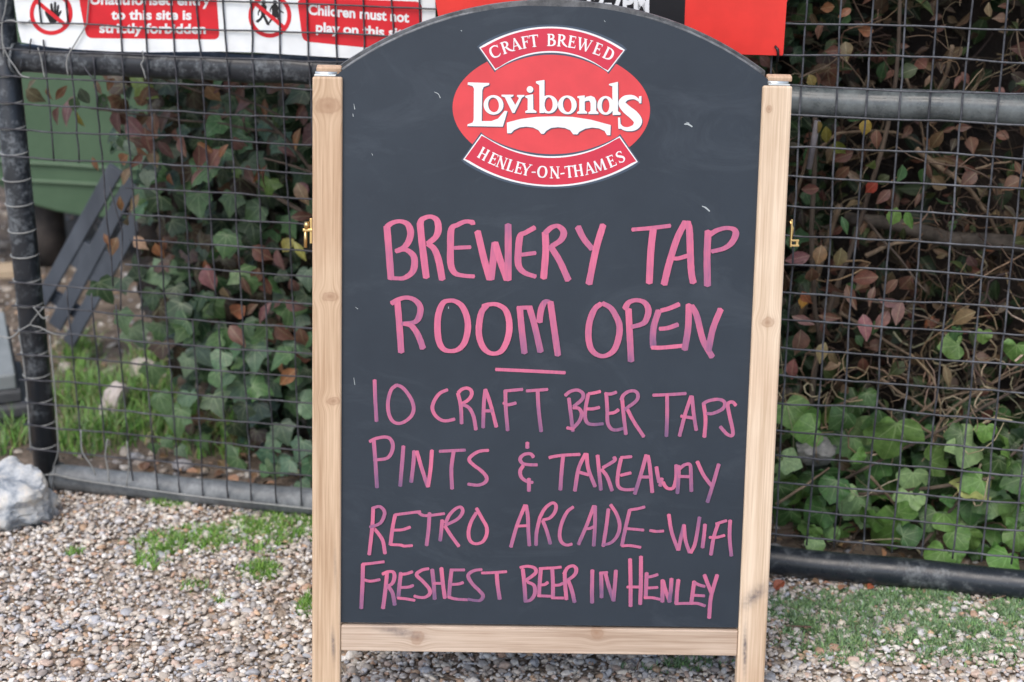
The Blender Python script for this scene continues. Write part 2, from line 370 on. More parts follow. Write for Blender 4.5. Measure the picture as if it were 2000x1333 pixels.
def pebbles(name, P, size, sub, label_kind=None, dark=1.):
    V, T = ico(sub); n = len(P); nv = len(V)
    base = V[None] * (1 + RNG.normal(0, .10, (n, nv, 1)))
    # facet: clip along random directions
    for k in range(3):
        d = RNG.normal(0, 1, (n, 1, 3)); d /= np.linalg.norm(d, axis=2, keepdims=True); c = RNG.uniform(.55, .95, (n, 1)); s = (base * d).sum(2); ex = np.clip(s - c, 0, None); base = base - d * ex[..., None]
    sc = np.stack([RNG.uniform(.8, 1.35, n), RNG.uniform(.65, 1.05, n), RNG.uniform(.36, .62, n)], 1) * size[:, None]
    Q = np.einsum('nij,nvj->nvi', rotm(n, .28), base * sc[:, None]) + P[:, None]
    col = PAL[RNG.choice(len(PAL), n, p=PW)] * RNG.uniform(1.0, 1.36, (n, 1)) * dark
    colv = np.repeat(col, nv, 0)
    TT = (T[None] + (np.arange(n) * nv)[:, None, None]).reshape(-1, 3)
    me = arrays_mesh(name, Q.reshape(-1, 3), TT, np.clip(colv, 0, .82))
    return link(name, me, M_stone)
def gpts(n, x0, x1, y0, y1, fn=None):
    x = RNG.uniform(x0, x1, n); y = RNG.uniform(y0, y1, n)
    if fn is not None: k = fn(x, y); x, y = x[k], y[k]
    return x, y
fence_y = lambda x: 2.725 / math.cos(ANG) * 1 - np.tan(ANG) * x - .085 * 0
def front(x, y): return y < (2.80 - .2537 * x)
def hz(x, y): return np.array([hgt(a, b) for a, b in zip(x, y)])
x, y = gpts(42000, -1.02, .98, 1.98, 3.15, front); s = RNG.lognormal(math.log(.0043), .38, len(x)); s = np.clip(s, .0028, .012)
zz_ = hz(x, y) + RNG.uniform(-.001, .004, len(x)); nr = y < 2.50
g = pebbles('gravel', np.stack([x, y, zz_], 1)[nr], s[nr], 2)
gf = pebbles('gravel', np.stack([x, y, zz_], 1)[~nr], s[~nr], 1); tag(gf, 'loose flint gravel nearest the low rails of the gates', 'gravel', kind='stuff')
tag(g, 'loose rounded gravel of white, tan and grey flint pebbles in front of the gates', 'gravel', kind='stuff')
x, y = gpts(15000, -1.9, 1.9, 1.5, 3.2, lambda x, y: front(x, y) & ((x < -1.0) | (x > .96) | (y < 1.98) | (RNG.random(len(x)) < .42))); s = np.clip(RNG.lognormal(math.log(.0048), .3, len(x)), .0025, .010)
g2 = pebbles('gravel', np.stack([x, y, hz(x, y) + RNG.uniform(-.002, .003, len(x))], 1), s, 1)
tag(g2, 'small gravel chips filling between the bigger pebbles and out to the sides', 'gravel', kind='stuff')
def back_ok(x, y):
    u = x * WT[0] + (y - 2.725) * WT[1]; d = x * WN[0] + (y - 2.725) * WN[1]
    return (d > .0) & ((u < -.72) | (d < .5))
x, y = gpts(9500, -2.2, 1.5, 2.3, 5.2, back_ok); s = np.clip(RNG.lognormal(math.log(.009), .45, len(x)), .004, .03)
g3 = pebbles('rough_stones', np.stack([x, y, hz(x, y) + RNG.uniform(-.002, .002, len(x))], 1), s, 1, dark=.62)
tag(g3, 'coarse brown stones and grit on the ground behind the gates', 'stones', kind='stuff')

# ------------------------------------------------------------------ gates
RP = .0255
def wob(u, z, s): return .0016 * noise.noise((u * 9, z * 9, s)) + .0009 * noise.noise((u * 31, z * 31, s + 7))
def gate(name, GP, label, u0, u1, zmid, ztop, mats, uphase, pitch_u, zphase, pitch_z, mesh_off, uv_range, zr, clipu=None, clipz=None, wr=.0014, mw=None):
    mw = mw or M_wire
    root = empty(name, GP.P((u0 + u1) / 2, .012, 0), label, 'gate')
    mt, mlow, mmid = mats
    def rail(nm, z, m, e0, e1, r=RP):
        t = MB(); n = 28; t.tube([GP.P(e0 + (e1 - e0) * i / n, .012, z + .0012 * math.sin(i * 1.3)) for i in range(n + 1)], r, 20); o = t.build(nm, m, root, smooth=True)
        return o
    for nm, u in (('end_post', u0), ('end_post', u1)):
        t = MB(); t.tube([GP.P(u, .012, .004), GP.P(u, .012, .5), GP.P(u, .012, ztop)], RP * .98, 20); t.build(nm, mt, root, smooth=True)
    rail('middle_rail', zmid, mmid, u0 + RP * .6, u1 - RP * .6)
    rail('bottom_rail', .0255, mlow, u0 + RP * .6, u1 - RP * .6)
    rail('top_rail', ztop, mt, u0 - .01, u1 + .01)
    # welds at the joints
    for z in (zmid, .0255):
        for u in (u0, u1):
            t = MB(); s = 1 if u == u0 else -1
            pts = [GP.P(u + s * RP * (.92 + .05 * math.sin(3 * a)), .012 + 1.05 * RP * math.cos(a), z + 1.06 * RP * math.sin(a)) for a in [k * math.pi / 8 for k in range(17)]]
            t.tube(pts, .003, 6); t.build('weld_bead', mlow, root, smooth=True)
    k = 0; u = uphase
    while u < u1 - .012:
        if u > u0 + .012:
            for (a, b) in (clipz(k, u) if clipz else [(zr[0], zr[1])]):
                n = max(2, int((b - a) / pitch_z * 2)); t = MB()
                sway = RNG.normal(0, .0016); sw2 = RNG.normal(0, .0022)
                pts = [GP.P(u + sway + sw2 * math.sin(3 * (a + (b - a) * i / n)) + wob(u, (a + (b - a) * i / n), 1) * 1.5, mesh_off + .0014 * (1 if k % 2 else -1) * (1 if i % 2 else -1) * .6, a + (b - a) * i / n) for i in range(n + 1)]
                t.tube(pts, wr, 6); t.build('mesh_wire', mw, root, smooth=True)
        k += 1; u += pitch_u
    j = 0; z = zphase
    while z < zr[1]:
        if z > zr[0] - .001:
            a = clipu(j, z) if clipu else uv_range[0]; b = uv_range[1]
            n = int((b - a) / pitch_u * 2); t = MB(); zj = RNG.normal(0, .0012); sg = RNG.normal(0, .0012)
            pts = [GP.P(a + (b - a) * i / n, mesh_off - .0022 + .0008 * (1 if i % 2 else -1), z + zj + sg * math.sin(i * .33) + wob(a + (b - a) * i / n, z, 4) * 1.6) for i in range(n + 1)]
            t.tube(pts, wr, 6); t.build('mesh_wire', mw, root, smooth=True)
        j += 1; z += pitch_z
    return root

# left gate: several wires are broken away beside the post
ZP, PZ = .9706 - 20 * .0486, .0486            # horizontals
def rowz(j): return ZP + j * PZ
UP, PU = -.8573, .0497
def clipu_L(j, z):
    if .44 < z < .665: return UP + 2.5 * PU + (.012 if j % 2 else 0)   # hole beside the post
    return -.974
def clipz_L(k, u):
    top = 1.30
    if k in (0, 1): return [(rowz(18) - .004, top), (rowz(14) - .004, .885 if k else .888), (.05 + .012 * k, .43 if k == 0 else .42)] if False else [(rowz(19), top), (.672, .893 - .012 * k), (.085, .435 - .012 * k)]
    if k in (5, 6): return [(.387, 1.30), ] if False else [(.03, .385), (.434, top)]
    if k == 2: return [(.047, .405), (.44, .868), (.985, top)]
    return [(.030, top)]
gl = gate('wire_mesh_gate', GL, 'black tube gate on the left with broken square wire mesh behind the chalkboard sign', -.952, .03, .853, 1.27,
          (M_pipeL, M_pipeLo, M_pipeL), UP, PU, ZP, PZ, -.0165, (-.974, .03), (.052, 1.26), clipu_L, clipz_L, mw=M_wireL, wr=.0016)
# wire ends bound round the post, bent and broken ends
for j in range(2, 26):
    z = rowz(j) + RNG.normal(0, .0012)
    if z > 1.25: break
    t = MB(); r = RP + .0012; a0, a1 = (math.pi * .5 + 2.6, -math.pi * .5 - .05)
    pts = [GL.P(-.952 + r * math.cos(a), .012 + r * math.sin(a), z + .002 * math.sin(a)) for a in [math.pi * (.9 + 1.15 * i / 9) for i in range(10)]]
    t.tube(pts, .0014, 6); t.build('mesh_wire', M_wireW, gl, smooth=True)
def pxwire(pts, mat_=None, off=-.019, r=.0014):
    t = MB(); P = catmull([(a, b, (c if len(q) > 2 else off)) for q in pts for (a, b, c) in [(q + (off,))[:3]]], 4)
    t.tube([GL.at(p[0], p[1], p[2]) for p in P], r, 6); t.build('loose_wire', mat_ or M_wireW, gl, smooth=True)
pxwire([(16, -30), (10, 20), (4, 45), (5, 80), (8, 110)]); pxwire([(5, 85), (14, 108), (30, 132), (42, 148), (58, 152)])
pxwire([(175, -20), (171, 30), (168, 50), (150, 80), (134, 108), (130, 126), (133, 148)]); pxwire([(74, 93), (80, 112), (84, 135), (87, 152)])
pxwire([(164, 131), (174, 145), (184, 160), (192, 200)], M_wireL); pxwire([(278, 100), (281, 115), (276, 126), (281, 140), (285, 155)])
pxwire([(60, 40), (47, 47), (20, 40), (0, 46)]); pxwire([(215, 365), (226, 410), (238, 450), (238, 500), (236, 560), (236, 606)], M_wireL)
pxwire([(86, 600), (70, 618), (60, 634), (78, 640), (104, 652), (130, 655)]); pxwire([(60, 634), (40, 645), (20, 660), (-6, 655)], off=-.03)
pxwire([(65, 600), (74, 610), (84, 622), (95, 618)], off=-.022); pxwire([(97, 655), (100, 690), (107, 760), (112, 840), (113, 885), (103, 915)])
pxwire([(158, 840), (160, 880), (168, 895), (180, 912), (187, 928)]); pxwire([(37, 655), (45, 700), (52, 760), (58, 850), (60, 885)], off=-.016)
pxwire([(210, 858), (206, 890), (211, 918), (213, 941)]); pxwire([(248, 862), (252, 905), (247, 950)]); pxwire([(88, 928), (110, 928), (150, 937), (250, 952), (400, 972), (520, 985), (640, 998)], off=-.0185, r=.0018)
for px, py in ((57, 80), (84, 158), (32, 158), (14, 160)):
    pass
for px, py, c in ((41, 122, 1), (59, 84, 0)):       # ties holding the sign to the rail
    t = MB(); t.tube([GL.at(px + 2, py - 8, -.018), GL.at(px, py + 2, -.021), GL.at(px - 1, py + 20, -.019)], .0015, 6); t.build('cable_tie', M_pipeL, gl, smooth=True)

gr = gate('wire_mesh_gate', GR, 'grey tube gate on the right with complete square wire mesh before the twigs', .055, 1.75, .845, 1.27,
          (M_pipeR, M_pipeRlo, M_pipeR), .4813 - 8 * .04955, .04955, .9731 - 18 * .04902, .04902, -.0165, (.05, 1.76), (.075, 1.26), wr=.0017)

# ------------------------------------------------------------------ signs on the fence
M_signW = plain('white_sign_plastic', (.84, .88, .89), .35); M_signR = plain('red_print', (.66, .018, .030), .35); M_black = plain('black_print', (.012, .012, .014), .4)
M_signR2 = plain('bright_red_sign', (.78, .045, .035), .4); M_lt = plain('white_lettering', (.80, .82, .83), .4)
def textpoly(body, p0, p1, cap, surf, bold=.0, font_cap=.72):
    cu = bpy.data.curves.new('t', 'FONT'); cu.body = body; cu.size = 1; cu.offset = bold; cu.resolution_u = 6
    o = bpy.data.objects.new('t', cu); COL.objects.link(o); dg = bpy.context.evaluated_depsgraph_get(); me = bpy.data.meshes.new_from_object(o.evaluated_get(dg))
    V = [v.co.copy() for v in me.vertices]; Fs = [tuple(p.vertices) for p in me.polygons]
    bpy.data.objects.remove(o); bpy.data.curves.remove(cu); bpy.data.meshes.remove(me)
    x0 = min(v.x for v in V); x1 = max(v.x for v in V); dx, dy = p1[0] - p0[0], p1[1] - p0[1]
    out = []
    for v in V:
        t = (v.x - x0) / (x1 - x0); s = v.y / font_cap * cap
        out.append(surf(p0[0] + dx * t + dy / math.hypot(dx, dy) * s * 0, p0[1] + dy * t - s))
    return out, Fs
def rounded(pts, r, n=5):
    out = []; m = len(pts)
    for i, p in enumerate(pts):
        p = np.array(p, float); a = np.array(pts[i - 1], float); b = np.array(pts[(i + 1) % m], float)
        ra = min(r, np.linalg.norm(a - p) / 2); u = (a - p) / np.linalg.norm(a - p); v = (b - p) / np.linalg.norm(b - p)
        for k in range(n + 1):
            t = k / n; out.append(tuple((1 - t) ** 2 * (p + u * ra) + 2 * t * (1 - t) * p + t * t * (p + v * ra)))
    return out
SO = -.0135
ws = empty('warning_sign', GL.at(440, 50, SO), 'white safety sign with red panels and black figures, wired behind the mesh', 'sign')
surf = lambda k: (lambda x, y: GL.at(x, y, SO - .0003 * k))
# outline carried up above the frame to the sheet's full height
bot = [(42, 83), (95, 92), (150, 97), (220, 101), (290, 102.5), (360, 101.5), (430, 101), (500, 103), (580, 108), (680, 114), (760, 122), (852, 128)]
uzs = [GL.uz(a, b, SO) for a, b in bot]; ztop_s = 1.16
left = [(22, -40), (30, 20), (36, 60)]; uzl = [GL.uz(a, b, SO) for a, b in left]
outl = [(uzl[0][0] - .012, ztop_s)] + uzl + uzs + [(GL.uz(850, 0, SO)[0], ztop_s)]
mb = MB(); extrude_poly(mb, [GL.P(u, SO, z) for u, z in outl], GL.N * .0022); mb.build('panel', M_signW, ws)
def printed(name, mat_, polys, k, root, sf=None):
    m = MB(); s = (sf or surf)(k)
    for P in polys: flat_poly(m, [s(*p) for p in P])
    return m.build(name, mat_, root)
printed('red_panel', M_signR, [rounded([(150, -60), (156, 10), (169, 75), (429, 77.5), (424, 10), (420, -60)], 13)], 1, ws)
printed('red_panel', M_signR, [rounded([(580, -2), (583, 20), (591, 81), (700, 92), (824, 101), (824, 4), (700, -1)], 13)], 1, ws)
def ring(cx, cy, rx, ry, w_, n=48):
    return [[(cx + rx * math.cos(a), cy + ry * math.sin(a)), (cx + rx * math.cos(b), cy + ry * math.sin(b)), (cx + (rx - w_) * math.cos(b), cy + (ry - w_) * math.sin(b)), (cx + (rx - w_) * math.cos(a), cy + (ry - w_) * math.sin(a))] for a, b in [(2 * math.pi * i / n, 2 * math.pi * (i + 1) / n) for i in range(n)]]
def sl(cx, cy, r, w_):
    a = rad(40); dx, dy = math.cos(a), math.sin(a); nx_, ny = -dy * w_ / 2, dx * w_ / 2
    return [[(cx - dx * r + nx_, cy - dy * r + ny), (cx - dx * r - nx_, cy - dy * r - ny), (cx + dx * r - nx_, cy + dy * r - ny), (cx + dx * r + nx_, cy + dy * r + ny)]]
c1 = lambda x, y: (x / 4.545, y / 4.545)
hand = [c1(*p) for p in [(395, 105), (412, 100), (440, 128), (452, 122), (444, 40), (456, 26), (466, 38), (478, 110), (478, 25), (488, 14), (500, 28), (500, 108), (508, 50), (520, 42), (527, 55), (518, 118), (535, 95), (549, 98), (545, 112), (520, 160), (505, 195), (470, 208), (440, 200), (425, 170), (405, 135)]]
printed('hand_symbol', M_black, [hand], 1, ws)
c2 = lambda x, y: (420 + x / 4.348, y / 4.348)
def disc(cx, cy, r): return [(cx + r * math.cos(a), cy + r * math.sin(a)) for a in [2 * math.pi * i / 14 for i in range(14)]]
boy = [c2(*p) for p in [(395, 40), (430, 42), (440, 60), (432, 95), (425, 130), (440, 160), (462, 205), (462, 218), (440, 215), (420, 175), (408, 148), (392, 172), (365, 196), (345, 186), (350, 175), (378, 158), (392, 130), (388, 92), (372, 112), (372, 135), (364, 135), (362, 108), (378, 68)]]
girl = [c2(*p) for p in [(490, 40), (522, 38), (540, 62), (556, 88), (584, 108), (584, 116), (560, 106), (535, 85), (540, 118), (552, 142), (540, 152), (560, 190), (580, 215), (568, 215), (538, 178), (526, 153), (500, 152), (480, 180), (462, 204), (452, 196), (472, 160), (484, 120), (482, 70), (472, 90), (474, 105), (466, 105), (463, 85), (478, 52)]]
printed('figures_symbol', M_black, [boy, girl, disc(*c2(414, 22), 4.6), disc(*c2(508, 22), 4.6)], 1, ws)
printed('prohibition_ring', M_signR, ring(99.8, 26.5, 42, 42.5, 8), 2, ws); printed('prohibition_bar', M_signR, sl(99.8, 26.5, 37, 7.5), 3, ws)
printed('prohibition_ring', M_signR, ring(527, 31, 42, 43, 8), 2, ws); printed('prohibition_bar', M_signR, sl(527, 31, 37, 7.5), 3, ws)
for body, p0, p1, cap in (('Unauthorised entry', (176, 8.5), (411, 10.5), 19.5), ('to this site is', (217, 38), (374, 38.5), 19), ('strictly forbidden', (194, 64), (402, 66), 19),
                          ('Children must not', (602, 28), (799, 44), 20), ('play on this site', (617, 62), (800, 75), 19)):
    V, Fs = textpoly(body, p0, p1, cap, surf(2), .034); m = MB(); m.add(V, Fs); m.build('lettering', M_lt, ws)
M_seam = plain('sign_scuff', (.75, .45, .45), .6)

rs = empty('red_sign', GR.at(1300, 60, -.03), 'red sign with a black middle panel and white opening hours, above the chalkboard', 'sign')
def rsurf(k): return lambda x, y: GR.at(x, y, -.0285 - .0003 * k)
def up(x, y, z, off=-.0285):   # point on the sign's plane straight above pixel (x, y) at height z
    u, _ = GR.uz(x, y, off); return GR.P(u, off, z)
zz = 1.30
pL = [rsurf(0)(856, 22), rsurf(0)(858, 44), rsurf(0)(1100, 76), rsurf(0)(1440, 106.5)]; cr = [rsurf(0)(*p) for p in rounded([(1440, 106), (1529.5, 109.5), (1537, 0)], 5, 4)[6:11]]
mb = MB(); extrude_poly(mb, [up(850, 0, zz), GR.at(850, 0, -.0285)] + pL[1:] + cr + [GR.at(1538.5, 0, -.0285), up(1539, 0, zz)], GR.N * .0035); mb.build('panel', M_signR2, rs)
mb = MB(); flat_poly(mb, [up(1030, 0, zz - .02, -.0288), rsurf(1)(1030, 60), rsurf(1)(1336, 76), rsurf(1)(1338.5, 0), up(1339, 0, zz - .02, -.0288)]); mb.build('black_panel', M_black, rs)
V, Fs = textpoly('12-7PM', (1146, 21), (1268, 24), 37, rsurf(2), .045); m = MB(); m.add(V, Fs); m.build('lettering', M_lt, rs)
t = MB(); t.tube([GR.at(1514, 91, -.0295), GR.at(1519, 97, -.034), GR.at(1520, 108, -.034), GR.at(1518, 120, -.018)], .0022, 8); t.build('cable_tie', M_black, rs, smooth=True)

# ------------------------------------------------------------------ the chalkboard
TL = np.array([-.2814783, 2.30268336, .93900108]); BR_ = np.array([.99963154, .01415459, -.02316093]); BU = np.array([.02035491, .17358577, .98460838]); BN = np.cross(BR_, BU)
LEG = .944; BW = .68; BASE = TL + BR_ * BW / 2 - BU * LEG
M4 = Matrix(((BR_[0], -BN[0], BU[0], BASE[0]), (BR_[1], -BN[1], BU[1], BASE[1]), (BR_[2], -BN[2], BU[2], BASE[2]), (0, 0, 0, 1)))
def B(u, v, n=0.): return TL + BR_ * u + BU * v + BN * n
def bpx(px, py, n=0.): return hit(px, py, TL + BN * n, BN)
def buv(px, py, n=0.):
    p = bpx(px, py, n) - TL; return float(p @ BR_), float(p @ BU)
ab = empty('chalkboard_sign', None, 'large A-frame chalkboard with arched top and pink handwriting in a pine frame', 'chalkboard', mat4=M4)
def loc(px, py):       # knot position in the sign's own x, z
    u, v = buv(px, py); return u - BW / 2, v + LEG
def K(px, py, rx, ry): x, z = loc(px, py); return (x, z, rx / 1340, ry / 1340)
W_left = wood('pine_left_post', 'z', [K(640, 207, 25, 14), K(645, 580, 15, 9), K(651, 784, 12, 8)], marks=[(*K(651, 1260, 4, 30), .05, .8), (*K(655, 1110, 3, 40), .02, .4)])
W_right = wood('pine_right_post', 'z', [K(1502, 214, 5, 7), K(1500, 630, 12, 10)], c_lo=(.52, .385, .26), c_hi=(.75, .61, .46), marks=[(*K(1474, 1164, 12, 30), -.75, .8), (*K(1455, 1270, 4, 45), .03, 1.)])
W_rail = wood('pine_rail', 'x', [K(815, 1247, 13, 14), K(1166, 1238, 12, 12)], c_lo=(.38, .28, .205), c_hi=(.59, .475, .375), marks=[(*K(780, 1236, 45, 9), -.2, .7)])
W_rear = wood('pine_rear', 'z', [], c_lo=(.45, .30, .20), c_hi=(.62, .44, .30))
PW_ = .0425; PT = .021
for u, m in ((0, W_left), (BW - PW_, W_right)):
    mb = MB(); mb.box(B(u, -LEG, -PT), BR_ * PW_, BU * LEG, BN * PT); mb.build('side_post', m, ab, bevel=.0032, seg=3)
RV = -.8079
mb = MB(); mb.box(B(PW_ + .0006, RV - .0395, -PT + .002), BR_ * (BW - 2 * PW_ - .0012), BU * .0395, BN * (PT - .0045)); mb.build('bottom_rail', W_rail, ab, bevel=.0015)
# chalk panel with arched top
PN = -.0065
def arc3(a, b, c, n=40):
    (x1, y1), (x2, y2), (x3, y3) = a, b, c; d = 2 * (x1 * (y2 - y3) + x2 * (y3 - y1) + x3 * (y1 - y2))
    ux = ((x1 * x1 + y1 * y1) * (y2 - y3) + (x2 * x2 + y2 * y2) * (y3 - y1) + (x3 * x3 + y3 * y3) * (y1 - y2)) / d
    uy = ((x1 * x1 + y1 * y1) * (x3 - x2) + (x2 * x2 + y2 * y2) * (x1 - x3) + (x3 * x3 + y3 * y3) * (x2 - x1)) / d
    r = math.hypot(x1 - ux, y1 - uy); t0 = math.atan2(y1 - uy, x1 - ux); t1 = math.atan2(y3 - uy, x3 - ux); tm = math.atan2(y2 - uy, x2 - ux)
    def un(t): return (t - t0) % (2 * math.pi)
    if un(tm) > un(t1): ts = [t0 - (2 * math.pi - un(t1)) * i / n for i in range(n + 1)]
    else: ts = [t0 + un(t1) * i / n for i in range(n + 1)]
    return [(ux + r * math.cos(t), uy + r * math.sin(t)) for t in ts]
A1 = arc3(buv(655, 148, PN), buv(1077, 10, PN), buv(1500, 155, PN), 56)
def board_mat():
    m, ns, L, b = mat('chalkboard_paint'); tc = N(ns, 'TexCoord')
    n1 = N(ns, 'TexNoise', i_Scale=5., i_Detail=8., i_Roughness=.7); L.new(tc.outputs['Object'], n1.inputs['Vector'])
    r = ramp(ns, [(.35, (.016, .025, .037)), (.65, (.022, .033, .047))]); L.new(n1.outputs[0], r.inputs[0])
    mp = N(ns, 'Mapping'); mp.inputs['Scale'].default_value = (.7, 1, 1.6); mp.inputs['Rotation'].default_value = (0, rad(28), 0); L.new(tc.outputs['Object'], mp.inputs[0])
    n2 = N(ns, 'TexNoise', i_Scale=7., i_Detail=10., i_Roughness=.72, i_Distortion=1.2); L.new(mp.outputs[0], n2.inputs['Vector'])
    r2 = ramp(ns, [(.52, (0, 0, 0)), (.80, (.022, .025, .028))]); L.new(n2.outputs[0], r2.inputs[0])
    v = N(ns, 'TexVoronoi', i_Scale=26.); L.new(tc.outputs['Object'], v.inputs['Vector'])
    sp = N(ns, 'SeparateColor'); L.new(v.outputs['Color'], sp.inputs[0])
    g1 = N(ns, 'Math', operation='GREATER_THAN', i_1=.93); L.new(sp.outputs[0], g1.inputs[0])
    sz = N(ns, 'Math', operation='MULTIPLY', i_1=.055); L.new(sp.outputs[1], sz.inputs[0])
    g2 = N(ns, 'Math', operation='LESS_THAN'); L.new(v.outputs['Distance'], g2.inputs[0]); L.new(sz.outputs[0], g2.inputs[1])
    g = N(ns, 'Math', operation='MULTIPLY'); L.new(g1.outputs[0], g.inputs[0]); L.new(g2.outputs[0], g.inputs[1])
    gs = N(ns, 'Math', operation='MULTIPLY', i_1=.28); L.new(g.outputs[0], gs.inputs[0])
    a1 = N(ns, 'MixRGB', blend_type='ADD', i_Fac=1.); L.new(r.outputs[0], a1.inputs[1]); L.new(r2.outputs[0], a1.inputs[2])
    a2 = N(ns, 'MixRGB', blend_type='ADD', i_Fac=1.); L.new(a1.outputs[0], a2.inputs[1]); L.new(gs.outputs[0], a2.inputs[2])
    L.new(a2.outputs[0], b.inputs['Base Color']); b.inputs['Roughness'].default_value = .52; b.inputs['Specular IOR Level'].default_value = .45
    n3 = N(ns, 'TexNoise', i_Scale=420., i_Detail=2.); L.new(tc.outputs['Object'], n3.inputs['Vector'])
    bp = N(ns, 'Bump', i_Strength=.12, i_Distance=.0005); L.new(n3.outputs[0], bp.inputs['Height']); L.new(bp.outputs[0], b.inputs['Normal'])
    return m
M_board = board_mat(); M_edge = noisy('board_edge', (.07, .075, .08), (.20, .21, .22), 60, .6, .3, 200)
LO = RV + .004
outl = [(A1[0][0], LO)] + A1 + [(A1[-1][0], LO)]
mb = MB(); extrude_poly(mb, [B(u, v, PN) for u, v in outl], -BN * .0008); mb.build('front_panel', M_board, ab)
mb = MB(); extrude_poly(mb, [B(u, v - .0004, PN - .0009) for u, v in outl], -BN * .0052); mb.build('panel_backing', M_edge, ab)
# chipped moulding along the arch
t = MB(); P = [(u, v + .0012 + .0004 * noise.noise((u * 60, 0, 0))) for u, v in A1[1:-1]]
t.tube([B(u, v, PN - .005) for u, v in P], .0024, 8); t.build('edge_strip', M_edge, ab, smooth=True)
# rear leaf, hinged at the top
HB = rad(17); RU = BU * math.cos(HB) + BN * math.sin(HB); RN = BN * math.cos(HB) - BU * math.sin(HB)    # up direction of the rear leaf
HO = B(0, .004, -PT - .003)
def R(u, v, n=0.): return HO + BR_ * u + RU * v + RN * n
RL = .944 / 1.0 + .012
RLEN = (HO[2] - .002) / RU[2]
for u in (0.004, BW - PW_ - .0):
    mb = MB(); mb.box(R(u, -RLEN, -PT), BR_ * PW_ * .9, RU * (RLEN + .001), RN * PT); mb.build('rear_post', W_rear, ab, bevel=.003, seg=3)
mb = MB(); mb.box(R(PW_ + .002, -.80, -PT + .002), BR_ * (BW - 2 * PW_ - .004), RU * .038, RN * .016); mb.build('rear_rail', W_rear, ab, bevel=.0015)
A2 = [(u, v + .0035) for u, v in A1]
mb = MB(); extrude_poly(mb, [R(u, v, -.0125) for u, v in [(A2[0][0], -.76)] + A2 + [(A2[-1][0], -.76)]], -RN * .0055); mb.build('rear_panel', M_edge, ab)
# hinges: white metal plates over the tops of the posts
M_plate = plain('zinc_plate', (.62, .66, .66), .3, .6); M_brass = plain('brass', (.72, .50, .22), .28, 1.)
for u in (.002, BW - PW_ + .009):
    mb = MB(); mb.box(B(u, .0004, -PT - .002), BR_ * .031, BU * .0022, BN * .0165); h_ = mb.build('hinge', M_plate, ab, bevel=.0004)
    t = MB(); t.tube([B(u, .0042, -PT - .0015), B(u + .015, .0042, -PT - .0015), B(u + .031, .0042, -PT - .0015)], .0028, 8); t.build('hinge_pin', M_plate, h_, smooth=True)
    mb = MB(); mb.box(R(u + .001, .0006, -.016), BR_ * .036, RU * .008, RN * .014); mb.build('rear_cap', W_rear, ab, bevel=.002)
# brass catch at the left, bracket at the right
mb = MB(); mb.box(bpx(592, 452, -.010), BR_ * .014, BU * .0042, BN * .006); lc = mb.build('latch', M_brass, ab, bevel=.0008)
t = MB(); t.tube([bpx(599, 434, -.007), bpx(599, 440, -.005), bpx(598, 448, -.005)], [.0035, .0042, .0026], 10); t.build('latch_knob', M_brass, lc, smooth=True)
t = MB(); t.tube([bpx(597, 450, -.007), bpx(596.5, 484, -.007)], .0026, 8); t.build('latch_pin', M_brass, lc, smooth=True)
mb = MB(); mb.box(bpx(606, 475, -.015), BR_ * .0035, BU * .036, BN * .008); mb.build('latch_plate', M_brass, lc, bevel=.0005)
mb = MB(); mb.box(bpx(1541.5, 482, -.013), BR_ * .0022, BU * .040, BN * .008); rc = mb.build('latch', M_brass, ab, bevel=.0004)
mb = MB(); mb.box(bpx(1543, 481, -.011), BR_ * .012, BU * .0028, BN * .007); mb.box(bpx(1543, 471, -.011), BR_ * .012, BU * .0028, BN * .007); mb.box(bpx(1553, 479, -.011), BR_ * .0035, BU * .0065, BN * .0065); mb.build('latch_hook', M_brass, rc, bevel=.0004)
t = MB(); t.tube([bpx(1543, 432, -.009), bpx(1549, 446, -.009), bpx(1546, 466, -.009)], .0016, 8); t.build('latch_wire', M_brass, rc, smooth=True)

# ---- strokes
def ribbon(mb, pts, ws, surf_, col=None, k0=0., up_=.00003, jag=.03):
    """pts in pixels, ws full widths in pixels"""
    pts = [np.array(p, float) for p in pts]; n = len(pts); L_, R_ = [], []
    for i, p in enumerate(pts):
        t = pts[min(i + 1, n - 1)] - pts[max(i - 1, 0)]; l = np.linalg.norm(t) + 1e-9; t = t / l; nn = np.array([-t[1], t[0]])
        w_ = ws[i] * .5 * (1 + random.uniform(-jag, jag)); e = np.zeros(2)
        L_.append(p + nn * w_); R_.append(p - nn * w_)
    t0 = pts[0] - pts[1]; t0 /= np.linalg.norm(t0) + 1e-9; t1 = pts[-1] - pts[-2]; t1 /= np.linalg.norm(t1) + 1e-9
    sk = random.uniform(.02, .16)
    cap0 = pts[0] + t0 * ws[0] * .20; cap1 = pts[-1] + t1 * ws[-1] * .20
    vs = []; cs = []; fs = []
    for i in range(n):
        s = surf_(k0 + up_ * i / max(1, n - 1)); vs += [s(*L_[i]), s(*pts[i]), s(*R_[i])]
        if col is not None: cs += [col[i]] * 3
        if i: a = 3 * (i - 1); fs += [(a, a + 3, a + 4, a + 1), (a + 1, a + 4, a + 5, a + 2)]
    vs += [surf_(k0)(*cap0), surf_(k0 + up_)(*cap1)]
    if col is not None: cs += [col[0], col[-1]]
    m_ = 3 * n; fs += [(0, 1, m_), (1, 2, m_), (3 * n - 3, m_ + 1, 3 * n - 2), (3 * n - 2, m_ + 1, 3 * n - 1)]
    mb.add(vs, fs, cs if col is not None else None)
